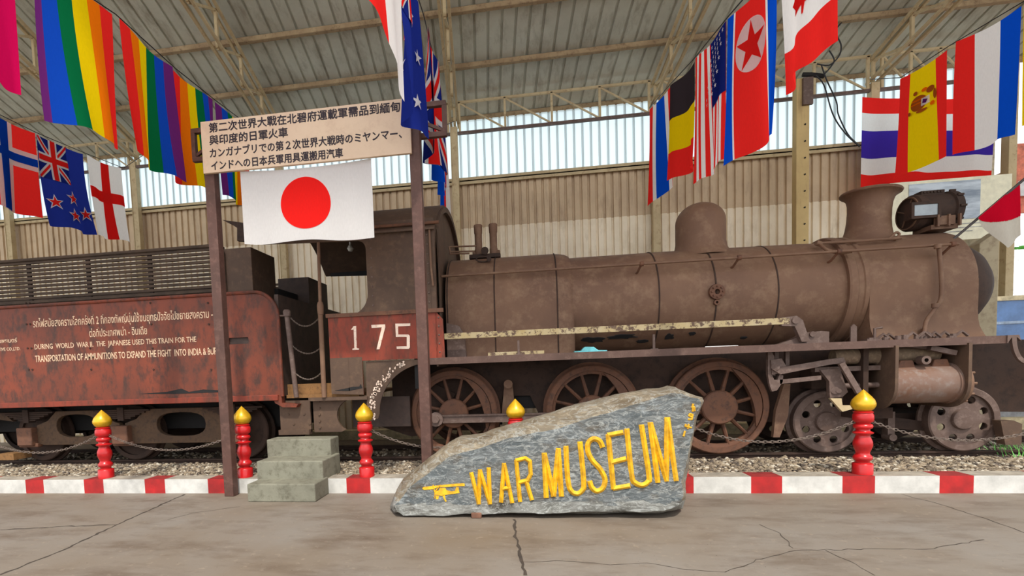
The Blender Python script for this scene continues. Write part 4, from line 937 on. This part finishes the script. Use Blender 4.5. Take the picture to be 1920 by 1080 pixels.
m = MB(); m.plate([(x-.1, RBZ), (x+.42, RBZ), (x+.42, RBZ+.12), (x+.34, RBZ+.13), (x+.2, RBZ+.12), (x+.05, RBZ+.05)], 5.95, 6.05); m.cyl((x+.25, 5.93, RBZ+.1), (x+.25, 6.06, RBZ+.1), .03, 10); m.build('shaft_bearing', STEELR, lo)
# cab ------------------------------------------------------------
cz0, cz1 = 1.03, 2.0
px0, px1 = -2.32, -1.02
m = MB(); out = [(px0, 1.07), (-1.92, 1.05), (-1.92, RBZ), (-.92, RBZ), (-.93, 1.9), (px1, cz1), (px0, cz1)]
m.plate(out, LS, LS+.015); lp = m.build('number_panel', RED, lo)
m = MB(); m.plate([(px0+.0, 1.07), (-1.92, 1.05), (-1.92, 1.5), (px0, 1.5)], LS-.003, LS+.002); m.box(-2.1, -2.09, LS-.006, LS, 1.07, 1.5)
m.plate([(-2.28, 1.11), (-2.15, 1.13), (-2.05, 1.15), (-1.97, 1.15), (-1.95, 1.18), (-1.93, 1.13), (-2.1, 1.10)], LS-.006, LS+.0, mi=1); m.build('lower_panel', [CABR, BLACK], lp)
def R5(x, y): p = q(590+x/4.907, 560+y/4.907, LS); return (p.x, p.z)
for poly in ([(335, 285), (360, 252), (382, 250), (388, 455), (408, 458), (408, 470), (348, 472), (348, 460), (366, 455), (360, 285)],
             [(522, 242), (648, 236), (650, 262), (598, 465), (570, 467), (618, 264), (524, 270)],
             [(742, 230), (880, 228), (880, 250), (768, 255), (770, 330), (862, 330), (876, 342), (876, 450), (866, 462), (756, 462), (754, 440), (848, 438), (848, 352), (748, 352)]):
    nm = MB(); nm.plate([R5(*p) for p in poly], LS-.004, LS+.002); nm.build('digit', WHITEP, lp, smooth=False)
m = MB(); m.box(px0-.02, -.92, LS-.02, LS+.02, cz1-.02, cz1+.025); m.build('arm_rest', RUSTO, lo)
# upper side with rounded window
wr = -1.815
out = [(px1+.02, cz1), (px1+.02, 3.06), (-3.1, 3.06), (-3.1, 2.9), (wr-.12, 2.86)]+arc(wr-.10, 2.76, .10, .10, 84, 0, 6)+[(wr, 2.32)]+arc(wr-.24, 2.25, .24, .25, -4, -86, 10)+[(wr-.27, cz1)]
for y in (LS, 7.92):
    m = MB(); m.plate(out, y, y+.015); m.build('cab_side', CABR if y < 7 else BLACK, lo)  # far side coloured black, cab interior shade put into its colour
# front of cab with arched top and oval window
hw = AY-LS; zr = 2.95; rise = .48
def roof_arc(y): t_ = (y-AY)/hw; return zr+rise*(1-abs(t_)**2.3)
ys = [LS+(2*hw)*i/24 for i in range(25)]
out = [(LS, RBZ-.1)]+[(y, roof_arc(y)) for y in ys]+[(2*AY-LS, RBZ-.1)]
def ov(cy, cz, ry, rz_): return [(cy+ry*math.cos(-2*PI*i/24), cz+rz_*math.sin(-2*PI*i/24)) for i in range(24)]
m = MB(); m.plate(out, px1+.0, px1+.02, [ov(5.98, 2.33, .15, .66), ov(2*AY-5.98, 2.33, .15, .66)], plane='YZ'); m.build('cab_front', CABR, lo)
m = MB(); m.plate([(y, roof_arc(y)) for y in ys[1:-1]]+[(y, roof_arc(y)-.07) for y in reversed(ys[1:-1])], px1+.02, px1+.07, plane='YZ'); m.build('cab_front_flange', CABR, lo)
m = MB(); V = []; xs_ = (-3.2, -.98); n = 31
for x in xs_:
    for dz in (0, .025):
        for i in range(n):
            y = LS-.06+(2*hw+.12)*i/(n-1); yy = min(max(y, LS), 2*AY-LS); z = roof_arc(yy)-(abs(y-yy)*.6)+dz; V.append((x, y, z))
F = []
for i in range(n-1):
    F += [(i, i+1, 2*n+i+1, 2*n+i), (n+i, n+i+1, 3*n+i+1, 3*n+i), (i, i+1, n+i+1, n+i), (2*n+i, 2*n+i+1, 3*n+i+1, 3*n+i)]
F += [(0, n, 3*n, 2*n), (n-1, 2*n-1, 4*n-1, 3*n-1)]
m.add(V, F); m.build('cab_roof', CABR, lo, ang=50)
m = MB()
for z in [2.1+.11*k for k in range(8)]:
    for x in (px1-.06, wr+.06): m.lathe([(0, -.008), (.009, -.005), (.012, 0)], (x, LS, z), (0, 1, 0), 8)
for k in range(5): m.lathe([(0, -.008), (.009, -.005), (.012, 0)], (px1+.04, LS, 1.52+.1*k), (0, 1, 0), 8)
m.build('cab_rivets', STEELR, lo)
m = MB(); m.tube([(-1.75, LS-.03, 2.995), (-.93, LS-.03, 2.995)], .018, 8); m.build('gutter', RUSTO, lo)
m = MB(); m.box(px1-.03, px1+.025, LS-.012, LS+.05, cz1, 2.96); m.build('cab_corner_angle', CABR, lo)
m = MB(); p = q(808, 400, LS); m.tube([(p.x-.02, LS-.035, 2.92), (p.x-.015, LS-.045, 2.5), (p.x, LS-.035, 2.28)], .012, 8); m.build('grab_rail', RUST, lo)
m = MB(); m.plate([(-.93, RBZ), (-.7, RBZ), (-.72, RBZ+.28), (-.78, RBZ+.38), (-.93, RBZ+.42)], LS+.25, LS+.35); m.build('firebox_step', STEELR, lo)
# rear roof bracket seen at left of the flag
m = MB(); a = q(418, 415, 6.6); c = q(464, 420, 6.6); m.plate([xz(418, 413, 6.6), xz(470, 420, 6.6), xz(466, 453, 6.6), xz(446, 452, 6.6), xz(446, 428, 6.6), xz(440, 424, 6.6)], 6.58, 6.64); m.build('water_filler_flap', RUSTD, td)
# cab floor, pillars, chains
m = MB(); m.box(-2.93, -2.0, LS+.06, 7.8, 1.03, 1.07); m.build('cab_floor', PLANK, lo)
m = MB(); m.box(-2.95, -2.36, LS+.14, LS+.2, 1.07, 1.2); m.build('kick_plank', PLANK, lo)
m = MB(); m.tube([q(608, 745, LS), q(601, 590, LS)], .03, 12); m.tube([q(601, 590, LS), q(597, 455, LS)], .02, 12); m.lathe([(.0, -.05), (.035, -.05), (.04, .02), (.04, .06), (.028, .1), (0, .1)], q(601, 582, LS), (0, 0, 1), 12); m.build('door_pillar', RUST, lo)
for a, c, sag in (((545, 596), (598, 596), .1), ((548, 648), (603, 650), .09), ((552, 698), (604, 697), .09)):
    m = MB(); A_, C_ = q(*a, LS), q(*c, LS); n = 22
    for i in range(n):
        t_ = (i+.5)/n; p = A_.lerp(C_, t_); p.z -= 4*sag*t_*(1-t_); d = ((C_-A_)+Vector((0, 0, -4*sag*(1-2*t_)))).normalized(); u = Vector((0, 1, 0)) if i % 2 else d.cross(Vector((0, 1, 0)))
        m.tube([p+d*.014*math.cos(2*PI*k/8)+u*.007*math.sin(2*PI*k/8) for k in range(8)], .003, 4, closed=True)
    m.build('safety_chain', CHAINM, lo)
m = MB(); m.lathe([(0, -.045), (.03, -.035), (.045, 0), (.03, .035), (.014, .05), (.014, .09), (0, .09)], q(657, 466, 6.9), (0, 0, 1), 16); m.build('light_bulb', paint('white_glass', (220, 220, 214), .2), lo)
m = MB(); m.box(-1.3, -1.25, 5.84, 7.86, 1.1, 2.9); m.build('backhead_shade_panel', BLACK, lo)  # widened to a black backing that stands in for shade inside the cab
# step plates under the cab
m = MB(); m.box(-3.04, -2.64, 5.86, 5.89, .6, 1.0); m.box(-3.04, -2.64, 5.8, 5.9, .58, .64)
for k in range(6): m.cyl((-3.0+.07*k, 5.85, .95-.12*(k % 3)), (-3.0+.07*k, 5.87, .95-.12*(k % 3)), .014, 8)
m.build('step_plate', CABR, td)
c_, r2 = (-2.08, .80), .2
m = MB(); m.plate([(-2.6, .6), (-2.25, .6)]+[(c_[0]+r2*1.1*math.cos(math.radians(a)), c_[1]+r2*math.sin(math.radians(a))) for a in range(240, 75, -15)]+[(-2.0, 1.0), (-2.6, 1.0)], 5.86, 5.89)
for k in range(5): m.cyl((-2.52, 5.845, .66+.08*k), (-2.52, 5.87, .66+.08*k), .013, 8)
m.build('step_plate', CABR, lo)
m = MB(); m.box(-2.62, -1.88, 5.78, 6.1, .99, 1.03); m.build('cab_sill', CABR, lo)
m = MB(); a = (-1.55, .8); m.box(-2.2, -1.45, 6.15, 6.2, .62, 1.0); m.cyl((-1.98, 6.12, .84), (-1.98, 6.18, .84), .05, 16); m.build('trailing_frame', DARKB, lo)  # coloured dark to paint the shaded void under the splasher
# splasher plate with quarter arch
ar = arc(-1.12, .82, .62, .58, 180, 90, 18)
m = MB(); m.plate([(-1.9, .72), (-1.88, RBZ-.01), (-1.0, RBZ-.01), (-1.0, RBZ-.055)]+list(reversed(ar))+[(-1.76, .76)], LS+.02, LS+.04); sp = m.build('splasher', CABR, lo)
m = MB(); rr = random.Random(5)
for k in range(90):
    an = math.radians(rr.uniform(112, 186)); e = rr.uniform(.0, .07); x, z = -1.14-(.66+e)*math.cos(PI-an)*1.0, .82+(.60+e)*math.sin(an)
    if rr.random() < .35 and an < 2.3: continue
    m.plate([(x+rr.uniform(.006, .018)*math.cos(t_), z+rr.uniform(.006, .022)*math.sin(t_)) for t_ in (0, 1.2, 2.4, 3.7, 5)], LS+.015, LS+.02)
tag(m.build('paint_flecks', WHITEP, sp, smooth=False), kind='stuff')
m = MB(); m.tube([q(718, 690, 6.0), q(720, 728, 6.0)], .012, 6); m.build('drain_rod', STEELR, lo)
m = MB(); m.plate([(-2.0, .62), (-1.5, .45), (-1.2, .5), (-.9, 1.0), (-1.3, 1.2), (-1.6, 1.1), (-1.9, .8)], 6.42, 6.5); m.build('firebox_side', RUSTD, lo)
# main frame and wheels
fr = [(-1.75, .55), (-.35, .5), (-.3, .95), (0.05, .95), (.2, .6), (1.4, .55), (1.5, .95), (1.62, .95), (1.75, .6), (2.9, .55), (3.1, .75), (4.5, .8), (4.55, .8), (5.2, .62), (5.9, .6), (5.9, 1.42), (-1.75, 1.42)]
for y in (6.46, 7.2):
    m = MB(); m.plate(fr, y, y+.04); m.build('frame_plate', RUSTD if y < 7 else BLACK, lo)  # dark colours paint the shaded void behind wheels and spokes
m = MB(); m.box(-1.7, 3.5, 6.52, 7.18, .78, 1.42); m.build('ash_pan_shade_fill', BLACK, lo)  # black box extended to fill frame gaps, stands in for shade there
DR = .555; zc_ = RAILZ+DR
WX = [-.91, .79, 2.235]
for i, x in enumerate(WX):
    wheel('driving_wheel', lo, x, zc_, DR, 6.24, spokes=12, cw=(-30, 72, .10), hubr=.15, hub_cover=.185 if i < 2 else .2, width=.12)
    wheel('driving_wheel', lo, x, zc_, DR, 7.3, spokes=12, hubr=.15, hub_cover=0, width=.12)
    m = MB(); m.cyl((x, 6.3, zc_), (x, 7.5, zc_), .08, 14); m.build('axle', RUSTD, lo)
for x in (3.39, 4.77):
    wheel('carrying_wheel', lo, x, RAILZ+.36, .36, 6.24, holes=8, hub_cover=.115, mat=STEELR, hubmat=STEELR)
    wheel('carrying_wheel', lo, x, RAILZ+.36, .36, 7.3, holes=8, hub_cover=0, mat=RUSTD)
    m = MB(); m.cyl((x, 6.3, RAILZ+.36), (x, 7.5, RAILZ+.36), .06, 14); m.build('axle', RUSTD, lo)
m = MB(); m.box(3.2, 4.95, 6.5, 7.2, .5, .62); m.plate([(3.75, .5), (4.55, .42), (4.55, .52), (3.75, .66)], 6.35, 6.45); m.build('bogie_frame', RUSTD, lo)
m = MB(); m.box(4.05, 4.12, 6.3, 6.4, .35, .66); m.cyl((4.08, 6.26, .37), (4.08, 6.4, .37), .04, 10); m.build('spring_hanger', STEELR, lo)
# coupling rod between first and second drivers
zr_ = .70; xr0, xr1 = q(818, 788, 6.16).x, q(818, 788, 6.16).x+1.7
m = MB(); m.box(xr0, xr1, 6.165, 6.2, zr_-.05, zr_+.05); m.box(xr0, xr1, 6.15, 6.17, zr_+.03, zr_+.052); m.box(xr0, xr1, 6.15, 6.17, zr_-.052, zr_-.03)
for x in (xr0, xr1): m.cyl((x, 6.12, zr_), (x, 6.22, zr_), .09, 20); m.cyl((x, 6.09, zr_), (x, 6.13, zr_), .05, 6)
m.build('coupling_rod', STEELR, lo)
m = MB(); p = q(953, 720, 6.3); m.cyl((p.x, 6.25, p.z), (p.x, 6.45, p.z), .055, 12); m.plate([(p.x-.05, p.z), (p.x+.05, p.z), (p.x+.08, p.z-.4), (p.x-.1, p.z-.4)], 6.36, 6.4); m.build('brake_hanger', RUST, lo)
m = MB(); m.plate([xz(1470, 720, 6.2), xz(1482, 720, 6.2), xz(1478, 780, 6.2), xz(1462, 820, 6.2), xz(1450, 820, 6.2), xz(1455, 770, 6.2)], 6.2, 6.26); m.build('brake_hanger', RUST, lo)
# cylinder group
CYY, CZ, CR = 5.98, .985, .205
c0, c1 = q(1668, 720, 5.85).x, q(1808, 720, 5.85).x
m = MB(); m.lathe([(0, c0), (CR+.02, c0), (CR+.02, c0+.04), (CR, c0+.05), (CR, c1-.09), (CR+.012, c1-.085), (CR+.012, c1), (0, c1)], (0, CYY, CZ), (1, 0, 0), 40); cy = m.build('cylinder', rust('heat_stained_steel', (118, 98, 88), (112, 82, 66), (126, 112, 104), 3.5, .45), lo, ang=35)
m = MB(); m.lathe([(0, c1+.05), (.12, c1+.05), (CR+.02, c1+.02), (CR+.035, c1), (CR+.035, c1-.03), (0, c1-.03)], (0, CYY, CZ), (1, 0, 0), 40)
for k in range(12): m.cyl((c1, CYY+(CR+.01)*math.cos(k*PI/6), CZ+(CR+.01)*math.sin(k*PI/6)), (c1+.045, CYY+(CR+.01)*math.cos(k*PI/6), CZ+(CR+.01)*math.sin(k*PI/6)), .014, 6)
m.build('cylinder_cover', RUST, cy)
for x, w_ in ((c0-.03, .03), (c1-.06, .03)):
    m = MB(); z1 = RBZ-.06; rr2 = CR+.05
    pl = [(CYY-rr2, z1), (CYY-rr2, CZ)]+[(CYY-rr2*math.cos(math.radians(a)), CZ-rr2*math.sin(math.radians(a))) for a in range(10, 91, 10)]+[(6.44, CZ-rr2), (6.44, z1)]
    m.plate(pl, x, x+w_, plane='YZ'); m.build('cylinder_end_plate', CABR, cy)
vz = 1.30
m = MB(); m.lathe([(0, c0-.45), (.075, c0-.45), (.085, c0-.4), (.085, c0-.05), (.1, c0-.03), (.1, c0+.02), (.085, c0+.05), (.085, c0+.55), (0, c0+.55)], (0, CYY+.05, vz), (1, 0, 0), 24); m.build('valve_chest', rust('yellowish_rust', (130, 112, 92), (112, 92, 76), (150, 130, 106), 6), cy)
for u, w_ in ((1700, .12), (1765, .1)):
    x = q(u, 690, CYY-.1).x; m = MB(); m.plate([(x-.1, CZ+.14), (x-.06, 1.24), (x+.06, 1.24), (x+.1, CZ+.14)], CYY-.1, CYY+.1); m.build('steam_passage', RUSTO, cy, bevel=.01)
m = MB(); x = q(1733, 676, CYY-.14).x; m.lathe([(.02, -.05), (.045, -.05), (.045, .04), (0, .04)], (x, CYY-.12, 1.235), (0, 1, 0), 16); m.build('relief_valve', STEELR, cy)
m = MB(); a, c = q(1742, 652, 5.85), q(1790, 662, 5.85); m.bar(a, c, .06, .05); m.bar(q(1700, 648, 5.9), q(1745, 653, 5.9), .04, .03); m.build('sand_lever', STEELR, lo)
# slide bars, crosshead, motion
m = MB(); m.box(3.1, c0, CYY-.04, CYY+.04, CZ+.16, CZ+.21); m.build('slide_bar', STEELR, lo)
m = MB(); m.box(3.72, c0+.25, CYY+.2, CYY+.28, .6, .72); m.build('lower_slide_bar', RUSTD, lo)
m = MB(); m.plate([xz(1440, 650, 5.9), xz(1440, 702, 5.9), xz(1454, 704, 5.9), xz(1452, 668, 5.9)], 5.9, 5.95); m.build('expansion_link', STEELR, lo)
m = MB(); m.plate([xz(1444, 675, 5.9), xz(1464, 672, 5.9), xz(1472, 686, 5.9), xz(1472, 698, 5.9), xz(1446, 702, 5.9)], 5.88, 5.96, ); m.cyl(q(1454, 688, 5.86), q(1454, 688, 5.98), .04, 14); m.build('link_block', STEELR, lo)
m = MB(); m.plate([xz(1446, 692, 5.88), xz(1550, 674, 5.88), xz(1580, 670, 5.88), xz(1584, 680, 5.88), xz(1552, 684, 5.88), xz(1462, 702, 5.88)], 5.86, 5.9); m.build('radius_rod', STEELR, lo)
m = MB(); m.plate([xz(1462, 712, 5.9), xz(1540, 704, 5.9), xz(1540, 712, 5.9), xz(1463, 720, 5.9)], 5.9, 5.93); m.build('union_link', STEELR, lo)
m = MB(); m.plate([xz(1438, 702, 5.92), xz(1446, 703, 5.92), xz(1450, 712, 5.92), xz(1456, 712, 5.92), xz(1460, 702, 5.92), xz(1467, 704, 5.92), xz(1466, 716, 5.92), xz(1455, 732, 5.92), xz(1446, 734, 5.92), xz(1442, 724, 5.92)], 5.9, 5.94); m.cyl(q(1448, 728, 5.9), q(1448, 728, 5.95), .015, 8); m.build('link_foot', STEELR, lo)
m = MB(); m.plate([xz(1572, 683, 5.84), xz(1582, 679, 5.84), xz(1614, 732, 5.84), xz(1605, 738, 5.84)], 5.82, 5.86); m.build('combination_lever', STEELR, lo)
m = MB(); m.plate([xz(1538, 694, 5.92), xz(1575, 690, 5.92), xz(1582, 712, 5.92), xz(1590, 735, 5.92), xz(1580, 744, 5.92), xz(1556, 746, 5.92), xz(1555, 715, 5.92)], 5.92, 5.98); m.cyl(q(1566, 732, 5.9), q(1566, 732, 5.96), .04, 12); m.cyl(q(1573, 733, 5.88), q(1573, 733, 5.94), .025, 10); m.build('crosshead', STEELR, lo)
m = MB(); m.plate([xz(1557, 747, 5.9), xz(1578, 747, 5.9), xz(1580, 760, 5.9), xz(1602, 760, 5.9), xz(1602, 766, 5.9), xz(1580, 772, 5.9), xz(1574, 766, 5.9)], 5.9, 5.94); m.build('drop_arm', CREAMST, lo)
m = MB(); m.cyl((3.3, CYY, CZ), (c0, CYY, CZ), .03, 12); m.build('piston_rod', STEELR, lo)
m = MB(); m.box(3.55, 3.6, 5.9, 6.44, .62, RBZ-.04); m.box(3.2, 3.6, 6.2, 6.44, .95, 1.2); m.build('motion_bracket', RUSTD, lo)
for u in (1475, 1455):
    m = MB(); x = q(u, 670, 6.0).x; m.bar((x, 6.0, RBZ-.05), (x, 6.0, 1.2), .04); m.build('hanger', STEELR, lo)
# oddments lying on the running board
b = MB(); a = q(1105, 652, 5.95); b.plate([(a.x-.17, RBZ+.0), (a.x+.2, RBZ+.0), (a.x+.2, RBZ+.015), (a.x+.1, RBZ+.02), (a.x+.05, RBZ+.06), (a.x-.05, RBZ+.065), (a.x-.09, RBZ+.02), (a.x-.17, RBZ+.02)], 5.95, 6.1)
tag(b.build('metal_lid', TEAL, bevel=.006), 'pale teal metal lid lying on the running board below the boiler', 'lid')
b = MB(); a, c = q(915, 657, 5.95), q(1020, 652, 5.95); b.bar((a.x, 5.95, RBZ+.022), (c.x, 5.99, RBZ+.022), .05, .04)
tag(b.build('timber_offcut', ROD), 'pale timber strip lying on the running board below the firebox', 'timber')
b = MB(); a = q(1355, 646, 5.95); rr = random.Random(2)
b.plate([(a.x-.2, 5.9), (a.x+.1, 5.88), (a.x+.16, 5.95), (a.x+.02, 6.0), (a.x-.15, 5.98)], RBZ, RBZ+.012, plane='XY')
tag(b.build('paper_scrap', FWHITE), 'flat white scrap lying on the running board below the dome', 'paper')

# small japanese flag on a slanting staff at the front of the engine
pa, pb = q(1786, 450, 6.45), q(1925, 332, 6.25)
r = thing('hand_flag', 'small white flag with red disc on a slanting staff at the engine front', 'flag', pa)
m = MB(); m.tube([pa, pb], .014, 8); m.build('staff', paint('dark_staff', (70, 64, 62), .6), r)
def hang(s, t_):
    a = q(1834, 408, 6.35).lerp(q(1912, 342, 6.27), s); tip = q(1885, 466, 6.3); e = q(1835+78*s, 410+(40 if s < .8 else 50)*s, 6.3)
    low = [q(1834, 409, 6.35), q(1853, 432, 6.34), q(1885, 466, 6.3), q(1905, 452, 6.28), q(1916, 440, 6.27)]
    f = s*4; i = min(int(f), 3); lp_ = low[i].lerp(low[i+1], f-i); p = a.lerp(lp_, t_); p.y += .03*math.sin(9*s)*t_; return p
m = MB(); NSs = 24; V = [hang(i/NSs, j/NSs) for j in range(NSs+1) for i in range(NSs+1)]
m.v = [tuple(v) for v in V]; cc2 = None
for j in range(NSs):
    for i in range(NSs):
        m.f.append((j*(NSs+1)+i, j*(NSs+1)+i+1, (j+1)*(NSs+1)+i+1, (j+1)*(NSs+1)+i)); m.m.append(0)
pm = m.build('cloth', [FGREY], r, ang=180, fix=False)
m = MB(); ctr = q(1884, 372, 6.27); rad = .265; pts = []
def inside(p): 
    return (p-ctr).length < rad
N2 = 60; V = [hang(i/N2, j/N2)+Vector((0, -.004, 0)) for j in range(N2+1) for i in range(N2+1)]; m.v = [tuple(v) for v in V]
for j in range(N2):
    for i in range(N2):
        c = hang((i+.5)/N2, (j+.5)/N2)
        if math.hypot((c.x-ctr.x)/.27, (c.z-ctr.z)/.235) < 1: m.f.append((j*(N2+1)+i, j*(N2+1)+i+1, (j+1)*(N2+1)+i+1, (j+1)*(N2+1)+i)); m.m.append(0)
m.build('disc', [FCRIM], pm, ang=180, fix=False)

# ================================================================== right end of the shed
b = MB(); r = thing('display_board', 'cream display board with a grey landscape picture, behind the headlamp', 'board', (6.95, 9.55, 0))
m = MB(); m.box(6.08, 7.85, 9.5, 9.55, 3.15, 4.15); m.build('panel', paint('cream_panel', (232, 228, 200), .5, .04), r)
m = MB(); m.box(6.36, 7.40, 9.49, 9.5, 3.48, 4.1)
PIC, _nt, _b = new_mat('picture_print')
_n = nz(_nt, 3, 6, .6, stretch=(.6, 1, 3)); _nt.links.new(ramp(_nt, _n.outputs[0], .35, .65, lin((120, 134, 150)), lin((196, 208, 218))).outputs[0], _b.inputs['Base Color']); _b.inputs['Roughness'].default_value = .4
m.build('picture', PIC, r)
m = MB()
for k in range(4): m.box(6.5+.08*(k % 2), 7.7-.2*k, 9.492, 9.5, 3.40-.06*k, 3.415-.06*k)
m.build('text_lines', paint('grey_print', (176, 176, 170), .6), r)
for x in (6.2, 7.7):
    m = MB(); m.box(x-.04, x+.04, 9.55, 9.6, 0, 3.2); m.build('leg', CREAMST, r)
x0 = q(1843, 500, 8.85).x; b = MB(); zt = q(1855, 445, 8.85).z
b.plate([(x0-.13, 0), (x0+.13, 0), (x0+.13, zt+.08), (x0-.13, zt-.1)], 8.75, 8.95)
tag(b.build('concrete_pillar', rust('grey_pillar_concrete', (176, 164, 138), (160, 148, 122), (140, 126, 104), 2, .85), bevel=.01), 'short grey concrete pillar just beyond the front of the boiler', 'pillar')
x0 = 8.02; b = MB(); b.box(x0-.06, x0+.06, 9.7, 9.85, 0, 6.0)
tag(b.build('wall_column', CREAMST, bevel=.005), 'cream steel wall column at the right end beside the big five striped flag', 'column', 'wall columns')
b = MB(); a = q(1873, 500, 11); b.box(a.x-.1, a.x+.1, 10.9, 11.1, 0, 4.6)
tag(b.build('timber_post', rust('brown_timber', (126, 92, 66), (110, 80, 58), (92, 66, 48), 3)), 'brown outdoor post seen between the boiler front and the white yard', 'post')
a, c = q(1862, 565, 9.0), q(1990, 640, 9.0)
r = thing('glass_screen', 'blue tinted glass screen with cream top rail outside at the right edge', 'screen', ((a.x+c.x)/2, 9.0, 0))
m = MB(); m.box(a.x, c.x, 9.0, 9.03, .9, a.z); m.build('pane', paint('blue_glass', (86, 124, 176), .08, .25, 1.2), r)
m = MB(); m.box(a.x-.03, c.x, 8.97, 9.06, a.z, a.z+.07); m.build('top_rail', paint('cream_rail', (226, 210, 170), .6), r)
m = MB(); zz_ = q(1890, 605, 9).z; m.box(a.x, c.x, 8.98, 9.0, zz_-.02, zz_+.02); m.build('glazing_bar', paint('pale_bar', (170, 190, 214), .5), r)
m = MB(); m.box(a.x, c.x, 9.0, 9.03, 0, .9); m.build('base', paint('grey_base', (150, 150, 150), .7), r)
a = q(1900, 330, 10.5); b = MB(); b.box(a.x-.12, a.x+1.2, 10.5, 10.55, q(1900, 400, 10.5).z, q(1900, 270, 10.5).z)
tag(b.build('orange_banner', paint('orange_vinyl', (226, 128, 100), .6)), 'salmon orange banner outside at the right edge', 'banner')
a = q(1915, 352, 10.4); b = MB(); b.box(a.x-.03, a.x+.4, 10.4, 10.43, a.z-.14, a.z+.12)
tag(b.build('white_sign', paint('white_sign_board', (232, 232, 232), .5)), 'small white sign in front of the salmon banner', 'sign')
def leaves(name, lab, cat, x0, x1, y0, y1, z0, z1, n, s, mat):
    rr = random.Random(n); m = MB()
    for _ in range(n):
        p = Vector((rr.uniform(x0, x1), rr.uniform(y0, y1), rr.uniform(z0, z1))); d = Vector((rr.uniform(-1, 1), rr.uniform(-1, 1), rr.uniform(-.3, 1))).normalized()*s; e = d.cross(Vector((rr.random(), rr.random(), rr.random()))).normalized()*s*.3
        m.add([p-d, p+e, p+d, p-e], [(0, 1, 2, 3)])
    return tag(m.build(name, mat, smooth=False, fix=False), lab, cat)
GRN = paint('green_leaf', (96, 168, 70), .6, .2, 3)
leaves('bush', 'bright green bush outdoors beyond the white yard at right', 'bush', 16.6, 24, 21.8, 22.6, 4.6, 5.2, 900, .16, GRN)
wm = MB(); wm.box(12, 34, 21.2, 21.4, 0, 4.95); tag(wm.build('yard_wall', paint('white_yard_wall', (236, 240, 240), .7)), 'plain white wall across the bright yard at right', 'wall')
b = MB(); rr = random.Random(9)
for _ in range(70):
    x, y = rr.uniform(5.15, 5.6), rr.uniform(6.0, 6.7); h = rr.uniform(.08, .25); dx2, dy2 = rr.uniform(-.15, .15), rr.uniform(-.1, .1)
    b.add([(x, y, .13), (x+.012, y, .13), (x+dx2, y+dy2, .13+h)], [(0, 1, 2)])
tag(b.build('grass_tuft', GRN, smooth=False, fix=False), 'small tuft of grass behind the front wheel at right', 'grass', kind='stuff')
